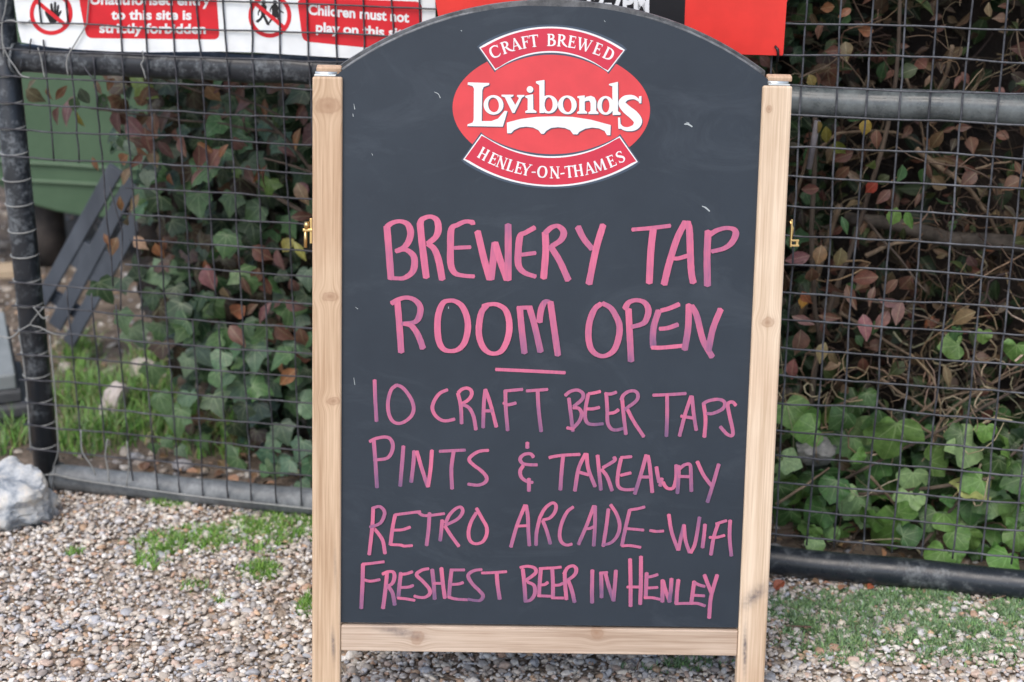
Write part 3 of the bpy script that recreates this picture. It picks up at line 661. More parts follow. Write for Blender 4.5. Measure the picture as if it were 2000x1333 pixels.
def ink_mat():
    m, ns, L, b = mat('pink_marker'); a = N(ns, 'Attribute', attribute_name='col'); sp = N(ns, 'SeparateColor'); L.new(a.outputs['Color'], sp.inputs[0])
    tc = N(ns, 'TexCoord'); mp = N(ns, 'Mapping'); mp.inputs['Scale'].default_value = (300, 1, 40); L.new(tc.outputs['Object'], mp.inputs[0])
    n = N(ns, 'TexNoise', i_Scale=1., i_Detail=3.); L.new(mp.outputs[0], n.inputs['Vector'])
    nb = N(ns, 'TexNoise', i_Scale=45., i_Detail=4.); L.new(tc.outputs['Object'], nb.inputs['Vector'])
    f = N(ns, 'Math', operation='MULTIPLY_ADD', i_1=.52); L.new(n.outputs[0], f.inputs[0]); L.new(sp.outputs[0], f.inputs[2])
    f2 = N(ns, 'Math', operation='MULTIPLY_ADD', i_1=.36); L.new(nb.outputs[0], f2.inputs[0]); L.new(f.outputs[0], f2.inputs[2])
    r = ramp(ns, [(.34, (.17, .09, .18)), (.56, (.36, .12, .225)), (.78, (.55, .135, .235)), (1., (.68, .17, .28))])
    dv = N(ns, 'Math', operation='DIVIDE', i_1=1.28); L.new(f2.outputs[0], dv.inputs[0]); L.new(dv.outputs[0], r.inputs[0])
    L.new(r.outputs[0], b.inputs['Base Color']); b.inputs['Roughness'].default_value = .6; b.inputs['Specular IOR Level'].default_value = .35
    return m
M_ink = ink_mat()
cnt = [0]
def bsurf(k): return lambda x, y: bpx(x, y, PN + .0003 + k)
def writing(blocks, wv, wh, fade):
    mb = MB()
    for (ox, oy, sc, txt) in blocks:
        for st in txt.split(';'):
            st = st.strip()
            if not st: continue
            P = [tuple(map(float, q.split(','))) for q in st.split()]; P = [(ox + x / sc, oy + y / sc) for x, y in P]
            if len(P) == 2:
                a, b_ = np.array(P[0]), np.array(P[1]); nrm = np.array([-(b_ - a)[1], (b_ - a)[0]]) * random.uniform(-.008, .008)
                P = [tuple(a + (b_ - a) * i / 8 + nrm * math.sin(math.pi * i / 8)) for i in range(9)]
            else: P = [tuple(p) for p in catmull(P, 6)]
            n = len(P); ws_ = []
            for i in range(n):
                d = np.array(P[min(i + 1, n - 1)]) - np.array(P[max(i - 1, 0)]); d = d / (np.linalg.norm(d) + 1e-9)
                ws_.append(wh + (wv - wh) * abs(d[1]) ** 1.5)
            ws_ = [np.mean(ws_[max(0, i - 2):i + 3]) * .93 for i in range(n)]
            dy = abs(P[-1][1] - P[0][1]); f0 = random.uniform(.44, .66) - (.10 if wv < 9 else 0); f1 = f0 - fade * random.uniform(.1, 1.) * min(1, .3 + dy / 80)  # thin lower lines start duller: weaker ink plus board shading put into the colour
            cs = [((f0 + (f1 - f0) * (i / (n - 1)) ** 1.3),) * 3 for i in range(n)]
            cnt[0] += 1
            ribbon(mb, P, ws_, bsurf, cs, k0=(cnt[0] % 40) * .00004)
    return mb.build('handwritten_line', M_ink, ab)
c5 = (700, 400, 3.92); c6 = (1080, 400, 3.92); c7 = (700, 720, 5.); c8 = (1080, 720, 5.); c9 = (690, 970, 5.); c10 = (1070, 970, 5.)
writing([(*c5, "218,165 250,570; 215,172 260,140 320,128 375,150 400,210 385,280 345,330 285,358; 290,357 360,345 420,390 430,460 410,520 350,562 290,565 235,560; 472,140 488,300 520,560; 472,150 490,112 550,92 600,120 612,190 590,250 530,300; 530,300 580,340 615,430 642,575; 868,148 868,135 820,130 760,155 712,190 705,330 708,460 740,525 810,545 888,550; 735,332 860,326; 912,205 960,410 1005,572; 1015,572 1045,292; 1045,292 1090,440 1138,575; 1145,578 1146,152; 1352,175 1280,215 1240,240 1225,340 1225,460 1270,520 1358,552; 1250,384 1358,370"),
         (*c6, "-60,212 -55,350 -72,565; -60,218 -10,175 40,165 82,210 62,270 -10,320; -20,318 50,430 118,580; 190,170 235,260 300,340; 385,155 330,340 275,608; 605,192 750,180 900,162; 768,190 750,350 737,602; 1015,132 950,260 890,450 850,612; 1030,132 1045,200 1052,380 1060,520 1075,600; 920,412 960,412 1030,392; 1188,202 1180,400 1183,622; 1195,235 1250,200 1320,180 1380,188 1400,225 1370,290 1310,335 1215,360")], 14.5, 8.2, .18)
writing([(*c5, "298,740 312,900 328,1132; 252,757 310,725 370,712 430,730 472,780 468,850 430,900 335,912; 345,912 400,925 440,970 470,1030 495,1102; 700,735 650,752 615,830 605,930 615,1040 650,1105 710,1122 770,1105 815,1050 838,950 830,860 795,780 745,742 700,735; 950,780 1000,765 1060,765 1120,800 1150,870 1155,960 1135,1050 1090,1125 1020,1140 960,1100 925,1010 925,910 945,820 985,772; 1235,785 1250,950 1272,1138; 1215,792 1330,788; 1310,790 1350,930 1395,1128; 1385,900 1400,800 1430,745 1465,745; 1470,745 1500,960 1528,1155"),
         (*c6, "370,758 320,800 280,900 272,1020 295,1110 350,1155 410,1155 470,1110 505,1010 508,920 480,850 440,790 378,755; 578,800 588,1000 598,1200; 550,800 580,750 640,732 700,750 730,800 722,860 690,910 600,938; 825,812 890,795 968,762; 810,812 775,920 765,1010 768,1095; 815,952 880,945 958,918; 755,1095 840,1095 1000,1080; 1040,765 1035,940 1008,1112; 1060,775 1100,850 1150,1040 1220,1168; 1285,800 1225,950 1190,1120")], 13.6, 8.4, .5)
writing([(0, 0, 1, "968,722 1035,725 1104,728.5")], 9, 7, .4)
writing([(*c7, "158,112 165,300 177,518; 372,162 320,210 290,320 295,430 330,510 390,538 460,515 520,460 540,390 520,310 470,230 420,180 370,162; 872,208 800,240 750,300 722,380 745,450 800,500 860,512 942,495; 972,240 1000,370 1008,540; 972,240 1010,205 1060,192 1100,215 1105,260 1070,310 1010,345; 1015,352 1080,385 1125,470 1148,600; 1240,205 1225,350 1218,580; 1240,205 1290,350 1348,572; 1235,415 1310,415; 1435,215 1440,400 1458,608; 1425,222 1605,205; 1415,335 1460,355 1540,338; 1640,220 1850,205; 1750,215 1760,400 1785,618"),
         (*c8, "155,290 175,450 195,615; 118,265 170,225 240,212 292,245 285,300 200,375; 195,385 250,390 280,440 260,510 210,570 185,592; 135,580 205,592; 465,225 400,240 345,248; 345,250 320,380 315,480 340,535 400,548 492,540; 325,395 390,395 455,380; 505,245 560,250 622,232; 520,240 530,400 535,530 570,590 620,602 690,585; 545,440 600,430 642,402; 675,295 690,450 712,645; 665,310 690,260 740,225 800,222 830,260 810,320 700,402; 730,405 790,520 888,668; 975,262 1150,255 1300,245; 1115,255 1115,450 1108,665; 1350,270 1290,450 1235,662; 1357,270 1375,450 1400,605; 1248,465 1370,485; 1472,345 1490,500 1478,672; 1462,352 1510,320 1600,302 1660,315 1680,350 1650,400 1560,440 1500,440; 1788,362 1750,328 1708,350 1722,450 1755,600 1750,655 1700,642 1632,568")], 8.0, 6.6, .45)
writing([(*c7, "150,705 165,900 182,1165; 108,715 170,685 260,670 312,690 337,750 320,830 270,880 148,895; 440,758 425,950 408,1150; 545,805 535,950 515,1112; 570,808 620,980 678,1158; 718,798 705,980 680,1155; 790,810 1045,798; 930,810 908,980 915,1178; 1272,800 1180,810 1110,850 1082,892 1120,940 1200,1000 1250,1060 1240,1110 1170,1140 1068,1130; 1650,722 1650,780; 1712,868 1680,835 1620,840 1580,880 1600,925 1660,940 1748,942; 1610,950 1580,1000 1590,1060 1640,1100 1705,1115; 1665,1075 1665,1200"),
         (*c8, "-38,872 0,862 100,848 265,840; 100,850 85,1000 72,1188; 318,832 250,980 213,1198; 328,832 345,980 412,1155; 245,1010 350,1040; 435,848 450,1000 468,1188; 595,865 600,900 485,972; 475,985 530,1060 578,1195; 660,872 770,862; 665,880 640,1000 630,1110 650,1165 710,1185 800,1180; 660,1045 762,1020; 912,845 860,1030 798,1228; 925,850 945,950 970,1212; 850,1060 955,1060; 1010,962 1022,1040 1038,1115; 1064,1072 1058,1100 1045,1150; 1075,1110 1095,1150 1130,1175 1175,1165 1198,1100 1205,1030 1203,942; 1230,950 1225,1080 1215,1222; 1235,980 1290,940 1340,945 1347,1050 1352,1202; 1225,1055 1332,1058; 1408,908 1470,1040 1550,1150; 1620,935 1560,1140 1508,1308")], 8.2, 6.4, .45)
writing([(*c9, "195,105 185,300 155,570; 192,112 260,100 305,150 290,220 250,270 160,300; 200,310 250,370 290,440 310,560; 410,178 385,300 362,475; 405,180 520,165 658,148; 400,330 480,325 558,300; 362,470 460,475 500,485 578,480; 635,155 680,185 750,185 892,168; 745,160 735,320 715,480; 870,230 860,330 848,435; 900,262 940,180 1000,120 1050,105 1068,150 1020,220 895,285; 895,290 960,390 1032,488; 1202,115 1260,220 1302,300 1300,380 1260,445 1190,462 1140,430 1125,350 1150,250 1202,158; 1678,85 1600,280 1538,495; 1688,85 1705,200 1710,350 1720,482; 1590,290 1702,285; 1820,215 1790,350 1785,478; 1818,215 1870,120 1940,65 1978,85 1970,150 1920,210 1850,230; 1850,235 1890,340 1925,465"),
         (*c10, "250,102 190,150 140,250 115,360 130,440 180,475 238,465; 450,92 380,280 298,470; 462,92 460,280 448,485; 360,305 400,315 450,295; 592,122 570,300 540,488; 612,80 670,170 702,280 680,380 620,450 540,475; 800,130 760,300 722,485; 800,132 880,120 948,102; 775,315 860,322 938,330; 722,485 800,480 908,498; 995,332 1060,342 1132,338; 1180,175 1210,350 1272,525; 1275,525 1330,275; 1330,278 1345,430 1385,550; 1395,552 1440,450 1482,202; 1535,272 1510,502; 1665,258 1620,400 1592,572; 1640,270 1700,250 1748,236; 1575,400 1650,400 1728,380; 1780,232 1775,400 1792,582")], 7.9, 5.8, .5)
writing([(*c9, "95,660 90,850 78,1095; 88,662 170,655 302,638; 105,815 170,828 262,812; 330,740 315,900 290,1095; 283,760 340,735 390,740 402,790 380,850 330,880; 345,880 385,950 405,1062; 465,745 450,880 440,992; 455,762 520,755 580,735; 465,890 540,885 588,868; 432,992 510,1000 602,1015; 738,705 670,720 618,765 680,830 740,900 747,950 700,985 640,985 593,972; 770,712 785,850 795,1005; 860,697 875,850 895,995; 780,850 882,850; 960,720 945,850 935,985; 945,718 1088,718; 965,860 1030,855 1075,840; 925,982 1000,1002 1120,1010; 1258,715 1180,725 1122,770 1160,850 1230,920 1267,970 1240,1015 1180,1015 1118,1003; 1252,748 1350,745 1498,735; 1400,745 1410,870 1430,1005; 1655,710 1670,850 1682,1025; 1628,695 1700,682 1770,700 1778,750 1680,825; 1700,835 1765,870 1772,950 1730,1012 1668,1025; 1832,705 1820,850 1815,965; 1815,705 1920,700; 1830,865 1870,860 1902,838; 1800,970 1930,975"),
         (*c10, "42,700 50,850 50,985; -5,700 60,698 132,690; 60,868 110,865 148,848; 35,990 90,992 155,992; 165,745 170,870 182,1008; 158,762 190,700 245,678 277,710 262,765 190,822; 200,820 235,920 262,1035; 435,718 432,1042; 520,748 525,990; 560,742 590,860 640,1015; 505,750 585,742; 665,722 655,860 640,1022; 803,610 808,850 808,1075; 910,585 908,850 902,1055; 772,885 892,885; 965,745 960,870 955,995; 965,790 1020,780 1075,762; 970,895 1075,888; 940,990 1020,990 1095,1005; 1120,815 1118,1032; 1125,825 1150,920 1192,1032; 1208,802 1200,920 1185,1032; 1275,812 1262,930 1255,1048; 1242,1048 1330,1045 1400,1045; 1430,828 1415,940 1400,1048; 1425,840 1480,865 1535,880; 1415,965 1532,972; 1395,1045 1460,1045 1538,1070; 1528,765 1560,850 1600,950; 1655,765 1620,880 1590,1000 1575,1190")], 8.4, 5.8, .6)

# ---- printed emblem
M_red = plain('emblem_red', (.66, .052, .060), .4); M_crim = plain('emblem_crimson', (.56, .024, .055), .4); M_white = plain('emblem_white', (.78, .79, .80), .45); M_out = plain('emblem_outline', (.05, .075, .11), .5)
E4 = lambda x, y: (860 + x / 3.81, 30 + y / 3.81)
def esurf(k): return lambda x, y: bpx(*E4(x, y), PN + .00028 + .00012 * k)
def epoly(name, m, polys, k, parent):
    mb = MB()
    for P in polys: flat_poly(mb, [esurf(k)(*p) for p in P])
    return mb.build(name, m, parent)
ca, sa = math.cos(rad(1.3)), math.sin(rad(1.3))
ell = [(826 + 735 * math.cos(a) * ca - 452 * math.sin(a) * sa, 697 + 735 * math.cos(a) * sa + 452 * math.sin(a) * ca) for a in [2 * math.pi * i / 96 for i in range(96)]]
em = epoly('emblem', M_red, [ell], 0, ab)
def banner(o3, i3, k, name, grow=(16, 0, -13)):
    oa = arc3(*o3, 32); ia = arc3(*i3, 32); up_ = 1 if o3[1][1] < i3[1][1] else -1
    cen = np.mean([np.array(p) for p in (o3[0], o3[2], i3[0], i3[2])], 0)
    for g, m, nm in zip(grow, (M_out, M_white, M_crim), ('banner_outline', 'banner_border', 'banner')):
        P = []
        for j, p in enumerate(oa):
            s = (j / 32 * 2 - 1); P.append((p[0] + s * g * .95, p[1] - up_ * g * (.95 if abs(s) < 1 else .35)))
        for j, p in enumerate(ia[::-1]):
            s = (1 - j / 32 * 2); P.append((p[0] + s * g * (.95 if abs(s) < 1 else .15), p[1] + up_ * g * .95))
        epoly(nm, m, [P], k, em); k += 1
banner(((289, 241), (830, 86), (1374, 259)), ((408, 412), (825, 279), (1248, 424)), 1, 'b')
banner(((170, 1074), (830, 1276), (1470, 1092)), ((306, 885), (830, 1050), (1335, 900)), 1, 'b')
# serif capitals from pen strokes: (points) with (widths); thick .19, thin .085, serif .05
TK, TN, SF = .17, .08, .06
def I_(x, t=TK, y0=0, y1=1, s=.14): return [([(x, y0), (x, y1)], [t, t]), ([(x - s, y0 + .02), (x + s, y0 + .02)], [SF, SF]), ([(x - s, y1 - .02), (x + s, y1 - .02)], [SF, SF])]
GL_ = {
 'C': (.82, [([(.74, .80), (.60, .95), (.42, .97), (.20, .85), (.12, .5), (.20, .15), (.42, .03), (.62, .06), (.76, .2)], [.05, .1, .1, .15, .19, .15, .1, .1, .04]), ([(.75, .96), (.75, .72)], [.06, .04])]),
 'R': (.80, I_(.2) + [([(.2, .95), (.42, .96), (.56, .84), (.56, .66), (.42, .52), (.2, .5)], [.08, .1, .17, .17, .1, .07]), ([(.40, .5), (.60, .2), (.84, .02)], [.14, .16, .10])]),
 'A': (.86, [([(.42, 1.02), (.14, .02)], [.07, .08]), ([(.42, 1.02), (.72, .02)], [.14, .19]), ([(.24, .36), (.60, .36)], [.07, .07]), ([(.02, .02), (.27, .02)], [SF, SF]), ([(.57, .02), (.86, .02)], [SF, SF])]),
 'F': (.62, I_(.2) + [([(.2, .96), (.60, .96)], [.08, .08]), ([(.60, .98), (.60, .76)], [.07, .03]), ([(.2, .52), (.50, .52)], [.08, .08]), ([(.50, .64), (.50, .40)], [.05, .05])]),
 'T': (.76, I_(.38) + [([(.04, .96), (.72, .96)], [.08, .08]), ([(.05, .98), (.05, .76)], [.07, .03]), ([(.71, .98), (.71, .76)], [.07, .03])]),
 'B': (.72, I_(.2) + [([(.2, .96), (.42, .96), (.54, .86), (.52, .66), (.2, .54)], [.08, .1, .16, .14, .07]), ([(.2, .54), (.46, .52), (.64, .40), (.62, .16), (.44, .04), (.2, .04)], [.07, .1, .18, .18, .1, .08])]),
 'E': (.68, I_(.2) + [([(.2, .96), (.60, .96)], [.08, .08]), ([(.60, .98), (.60, .78)], [.07, .03]), ([(.2, .52), (.50, .52)], [.08, .08]), ([(.50, .64), (.50, .40)], [.05, .05]), ([(.2, .04), (.64, .04)], [.08, .08]), ([(.64, .02), (.66, .26)], [.07, .03])]),
 'W': (1.2, [([(.12, .98), (.38, -.02)], [.17, .13]), ([(.38, -.02), (.62, .9)], [.07, .07]), ([(.58, .98), (.84, -.02)], [.17, .13]), ([(.84, -.02), (1.1, .98)], [.07, .07]), ([(0, .98), (.26, .98)], [SF, SF]), ([(.46, .98), (.72, .98)], [SF, SF]), ([(.98, .98), (1.2, .98)], [SF, SF])]),
 'D': (.84, I_(.2) + [([(.2, .96), (.44, .95), (.66, .80), (.73, .5), (.66, .2), (.44, .05), (.2, .04)], [.08, .1, .17, .19, .17, .1, .08])]),
 'H': (.92, I_(.2) + I_(.70) + [([(.2, .5), (.7, .5)], [.08, .08])]),
 'N': (.92, I_(.18, .08) + I_(.74, .08, .0, 1.) + [([(.14, .98), (.76, .0)], [.17, .15])]),
 'L': (.64, I_(.2) + [([(.2, .04), (.60, .04)], [.08, .08]), ([(.60, .02), (.63, .28)], [.07, .03])]),
 'Y': (.80, I_(.40, y1=.5) + [([(.10, .98), (.40, .42)], [.15, .15]), ([(.70, .98), (.42, .45)], [.08, .08]), ([(-.02, .98), (.24, .98)], [SF, SF]), ([(.56, .98), (.82, .98)], [SF, SF])]),
 'O': (.90, [([(.45, .97), (.22, .86), (.12, .5), (.22, .14), (.45, .03), (.68, .14), (.78, .5), (.68, .86), (.45, .97)], [.08, .15, .19, .15, .08, .15, .19, .15, .08])]),
 'M': (1.12, [([(.16, 0), (.24, .98)], [.08, .08]), ([(.24, .98), (.55, .05)], [.16, .14]), ([(.55, .05), (.86, .98)], [.07, .07]), ([(.88, .98), (.94, 0)], [.17, .17]), ([(.04, .02), (.28, .02)], [SF, SF]), ([(.82, .02), (1.08, .02)], [SF, SF])]),
 'S': (.58, [([(.50, .80), (.40, .95), (.26, .97), (.12, .84), (.14, .68), (.30, .54), (.46, .40), (.50, .22), (.40, .06), (.24, .03), (.08, .18)], [.05, .08, .09, .14, .17, .18, .17, .14, .09, .08, .05]), ([(.50, .96), (.50, .74)], [.06, .04]), ([(.08, .04), (.08, .26)], [.06, .04])]),
 '-': (.40, [([(.04, .36), (.36, .40)], [.10, .10])])}
def arctext(txt, arc, spots, hgt_, k):
    """spots: x of each letter centre in crop units"""
    mb = MB(); A_ = arc3(*arc, 200); j = 0
    for ch, cx, wd in spots:
        i = min(range(1, 200), key=lambda q: abs(A_[q][0] - cx)); p = np.array(A_[i]); t = np.array(A_[i + 1]) - np.array(A_[i - 1]); t = t / np.linalg.norm(t)
        if t[0] < 0: t = -t
        up__ = np.array([t[1], -t[0]]); w_, strokes = GL_[ch]; sx = wd / w_
        for pts, ws_ in strokes:
            P = catmull(pts, 4) if len(pts) > 2 else [np.array(q) for q in pts]; Wd = np.interp(np.linspace(0, 1, len(P)), np.linspace(0, 1, len(ws_)), ws_)
            Q = [p + t * (q[0] - w_ / 2) * sx + up__ * q[1] * hgt_ for q in P]; j += 1
            ribbon(mb, Q, [x * hgt_ * 1.05 for x in Wd], lambda kk: esurf(k + kk), None, k0=.02 * (j % 30), up_=.01, jag=0)
    return mb.build('lettering', M_white, em)
arctext('', ((390, 328), (825, 229), (1262, 342)), [('C', 422, 84), ('R', 502, 76), ('A', 572, 80), ('F', 640, 56), ('T', 703, 74), ('B', 822, 68), ('R', 902, 76), ('E', 970, 62), ('W', 1060, 112), ('E', 1153, 62), ('D', 1235, 78)], 88, 5)
arctext('', ((250, 1040), (830, 1213), (1390, 1078)), [('H', 300, 76), ('E', 378, 62), ('N', 443, 78), ('L', 512, 58), ('E', 570, 60), ('Y', 630, 74), ('-', 687, 36), ('O', 756, 82), ('N', 848, 80), ('-', 913, 36), ('T', 962, 70), ('H', 1038, 80), ('A', 1115, 78), ('M', 1198, 100), ('E', 1288, 62), ('S', 1357, 58)], 86, 5)
# brewery name
name_polys = [[(205, 500), (365, 505), (363, 520), (322, 535), (312, 562), (308, 788), (380, 788), (430, 770), (478, 712), (500, 714), (465, 830), (200, 826), (204, 812), (240, 800), (248, 780), (250, 548), (240, 528), (203, 518)],
 [(455, 592), (545, 592), (544, 604), (524, 612), (558, 668), (585, 618), (570, 604), (572, 594), (627, 594), (625, 605), (607, 615), (552, 728), (536, 728), (480, 612), (455, 604)],
 [(632, 600), (690, 588), (692, 702), (715, 715), (715, 727), (632, 727), (632, 715), (650, 705), (650, 622), (632, 612)],
 [(712, 492), (775, 482), (775, 600), (772, 728), (738, 728), (737, 522), (712, 506)],
 [(1020, 603), (1075, 597), (1075, 708), (1092, 720), (1092, 733), (1018, 733), (1018, 722), (1034, 712), (1034, 622), (1020, 614)],
 [(1062, 632), (1085, 608), (1120, 600), (1148, 612), (1160, 640), (1160, 710), (1176, 722), (1176, 736), (1102, 736), (1102, 724), (1118, 712), (1118, 655), (1108, 636), (1080, 640), (1066, 655)],
 [(1255, 512), (1322, 496), (1322, 715), (1342, 728), (1340, 742), (1282, 744), (1280, 530), (1255, 522)],
 [(1478, 604), (1497, 602), (1496, 656), (1478, 656)], [(1322, 762), (1338, 762), (1344, 846), (1324, 846)],
 disc(667, 553, 25)]
def ellring(cx, cy, ox, oy, ix, iy, tilt=0, n=36):
    out = []
    for i in range(n):
        a, b_ = 2 * math.pi * i / n, 2 * math.pi * (i + 1) / n; q = lambda t, rx, ry, tt: (cx + rx * math.cos(t) * math.cos(tt) - ry * math.sin(t) * math.sin(tt), cy + rx * math.cos(t) * math.sin(tt) + ry * math.sin(t) * math.cos(tt))
        out.append([q(a, ox, oy, 0), q(b_, ox, oy, 0), q(b_, ix, iy, tilt), q(a, ix, iy, tilt)])
    return out
rings = [(396, 668, 74, 73, 40, 55, -.15), (806, 664, 68, 68, 30, 53, 0), (945, 668, 70, 70, 32, 54, -.12), (1230, 672, 62, 70, 28, 53, 0)]
bt = [(495, 800), (600, 772), (720, 757), (850, 753), (980, 757), (1120, 778), (1268, 818), (1265, 893), (1240, 893), (1222, 862), (1180, 843), (1130, 837), (1080, 845), (1035, 868), (1020, 888), (988, 887), (965, 856), (925, 840), (875, 834), (825, 840), (790, 860), (770, 883), (750, 883), (730, 856), (690, 836), (640, 830), (590, 836), (548, 856), (527, 879), (497, 879)]
def nameplate(k, dx, dy, m, nm):
    mb = MB(); jj = 0
    for P in name_polys + [bt]:
        jj += 1; flat_poly(mb, [esurf(k + jj * .03)(x + dx, y + dy) for x, y in P])
    for r_ in rings:
        jj += 1
        for q in ellring(*r_): flat_poly(mb, [esurf(k + jj * .03)(x + dx, y + dy) for x, y in q])
    P = catmull([(1490, 645), (1440, 612), (1380, 618), (1352, 655), (1385, 700), (1440, 745), (1470, 790), (1450, 832), (1400, 848), (1355, 838), (1328, 800)], 6)
    Wd = np.interp(np.linspace(0, 1, len(P)), np.linspace(0, 1, 11), [12, 28, 42, 54, 66, 70, 64, 46, 30, 24, 10])
    ribbon(mb, [(x + dx, y + dy) for x, y in P], list(Wd), lambda kk: esurf(k + .6 + kk), None, 0, .01, 0)
    return mb.build(nm, m, em)
nameplate(5, 6, 6, M_out, 'name_shadow'); nameplate(7, 0, 0, M_white, 'name_lettering')
# chalk nicks on the board
M_chalk = plain('chalk_mark', (.42, .47, .48), .8); mb = MB()
for st, w_ in (("1371,403 1378,406 1386,413", 2.4), ("1336,243 1344,243 1352,248", 2.6), ("1340,239 1346,241", 1.6), ("848,180 856,184 860,192", 1.2), ("691,203 693,214", 1.4), ("689,222 690,228", 1.6), ("691,738 693,752", 1.5), ("694,600 699,604", 1.2), ("876,599 876,603", 1.6), ("726,300 728,304", 1.2), ("1180,40 1182,43", 1.5), ("900,60 902,61", 1.6)):
    P = [tuple(map(float, q.split(','))) for q in st.split()]; P = catmull(P, 4) if len(P) > 2 else P
    ribbon(mb, P, [w_ * (1 if i else .4) for i in range(len(P))], bsurf, None, 0, .00001, .3)
mb.build('chalk_mark', M_chalk, ab)
# damp grey smears of rubbed-out marker

# ------------------------------------------------------------------ leaves
def leaf_arrays(half, fold=.18, droop=.25, wave=.06, seed=0, asym=.06):
    """outline from half profile; returns V, T, UV (x across, y to the tip, z = face)"""
    rnd = random.Random(seed); ymax = 1.
    mids = [(0, y) for y in (0, .25, .5, .75)]
    R_ = [(x * (1 + rnd.uniform(-asym, asym)), y + rnd.uniform(-.02, .02)) for x, y in half[1:-1]]
    L_ = [(-x * (1 + rnd.uniform(-asym, asym)), y + rnd.uniform(-.02, .02)) for x, y in half[1:-1]]
    V = [(0, 0)] + mids[1:] + [(0, 1)] + R_ + L_
    def near(y): return min(range(4), key=lambda i: abs(mids[i][1] - y * .85))
    T = []
    nR = len(R_)
    for base, flip in ((5, False), (5 + nR, True)):
        prev = 0; pm = 0
        for i in range(nR + 1):
            cur = base + i if i < nR else 4; cm = near(V[cur][1]) if i < nR else 3
            cm = max(cm, pm)
            if prev != pm: T.append((pm, prev, cur) if not flip else (pm, cur, prev))
            k = pm
            while k < cm: T.append((k, cur, k + 1) if not flip else (k, k + 1, cur)); k += 1
            if prev == pm and i: pass
            prev = cur; pm = cm
    V3 = []
    for x, y in V:
        z = fold * abs(x) - droop * (y - .2) ** 2 * (1 if y > .2 else .3) - droop * .5 * x * x + wave * math.sin(7 * x + 5 * y + seed) * abs(x) * 2
        V3.append((x, y, z))
    return np.array(V3), np.array(T), np.array(V)
IVY = [[(0, 0), (.10, -.12), (.30, -.17), (.44, -.06), (.50, .10), (.66, .30), (.42, .42), (.30, .58), (.16, .80), (0, 1)],
       [(0, 0), (.12, -.10), (.32, -.12), (.45, .02), (.54, .22), (.50, .40), (.34, .60), (.16, .82), (0, 1)],
       [(0, 0), (.14, -.14), (.36, -.14), (.48, .04), (.74, .22), (.48, .40), (.30, .50), (.18, .78), (0, 1)]]
BIG = [[(0, 0), (.16, -.16), (.42, -.18), (.60, .00), (.66, .24), (.58, .48), (.38, .70), (.18, .88), (0, 1)],
       [(0, 0), (.18, -.14), (.44, -.12), (.60, .08), (.68, .34), (.50, .52), (.36, .72), (.16, .90), (0, 1)]]
RED = [[(0, 0), (.10, .08), (.22, .24), (.28, .42), (.24, .60), (.14, .80), (.05, .93), (0, 1)],
       [(0, 0), (.08, .06), (.26, .22), (.36, .40), (.30, .60), (.15, .78), (.05, .92), (0, 1)],
       [(0, 0), (.07, .10), (.16, .28), (.20, .46), (.16, .66), (.09, .84), (.03, .95), (0, 1)]]
A_ivy = [leaf_arrays(IVY[i % 3], .22 if i % 2 else -.10, .35, .10, i) for i in range(6)]
def soft(h): return [tuple(map(float, p)) for p in catmull(h, 2)]
A_big = [leaf_arrays(soft(BIG[i % 2]), .14 if i % 2 else -.08, .42, .16, i + 10, .02) for i in range(4)]
A_red = [leaf_arrays(RED[i % 3], .45, .45, .06, i + 20) for i in range(6)]
def sub_mesh(nm, A, m, sub=False):
    me = arrays_mesh(nm, A[0], A[1], uv=A[2]); me.materials.append(m); return me
ME_ivy = [sub_mesh('leaf', a, M_leafI_o) for a in A_ivy]; ME_big = [sub_mesh('leaf', a, M_leafB_o) for a in A_big]; ME_red = [sub_mesh('leaf', a, M_leafR_o) for a in A_red]
def orient(normal, ang, twist=None):
    """leaf frame: z along normal, y (tip) pointing down the picture turned by ang"""
    n = np.array(normal, float); n /= np.linalg.norm(n); dn = np.array([0, 0, -1.]); y = dn - n * (dn @ n)
    if np.linalg.norm(y) < .1: y = np.array([0, -1, 0.]) - n * n[1] * -1
    y /= np.linalg.norm(y); x = np.cross(y, n)
    y2 = y * math.cos(ang) + x * math.sin(ang); x2 = np.cross(y2, n)
    return np.stack([x2, y2, n], 1)
OUT = -WN
def rnormal(up=.45, sp=.45): 
    v = OUT + np.array([0, 0, up]) + RNG.normal(0, sp, 3); return v / np.linalg.norm(v)
def put_leaf(parent, me, P, size, R3, col):
    o = bpy.data.objects.new('leaf', me); COL.objects.link(o); o.parent = parent
    m = Matrix([[*(R3[i] * size), float(P[i])] for i in range(3)] + [[0, 0, 0, 1]])
    o.matrix_basis = MWof(parent).inverted() @ m; o.color = (*[float(c) for c in col], 1)
    return o
def mass(name, parent, variants, m, Ps, sizes, Rs, cols):
    Vs, Ts, Us, Cs = [], [], [], []; off = 0; base = np.zeros(3)
    if parent is not None: base = np.array((MWof(parent)).translation)
    idx = RNG.integers(0, len(variants), len(Ps))
    for k, (V, T, U) in enumerate(variants):
        s = np.where(idx == k)[0]
        if len(s) == 0: continue
        Q = np.einsum('nij,vj->nvi', Rs[s] * sizes[s][:, None, None], V) + Ps[s][:, None] - base
        Vs.append(Q.reshape(-1, 3)); Ts.append((T[None] + (np.arange(len(s)) * len(V))[:, None, None]).reshape(-1, 3) + off)
        Us.append(np.tile(U, (len(s), 1))); Cs.append(np.repeat(cols[s], len(V), 0)); off += len(s) * len(V)
    me = arrays_mesh(name, np.concatenate(Vs), np.concatenate(Ts), np.concatenate(Cs), np.concatenate(Us))
    o = link(name, me, m, parent); o['kind'] = 'stuff'; return o
def jitcol(c, a=.2): c = np.array(c); return np.clip(c * RNG.uniform(1 - a, 1 + a) * RNG.uniform(.9, 1.1, 3), 0, 1)
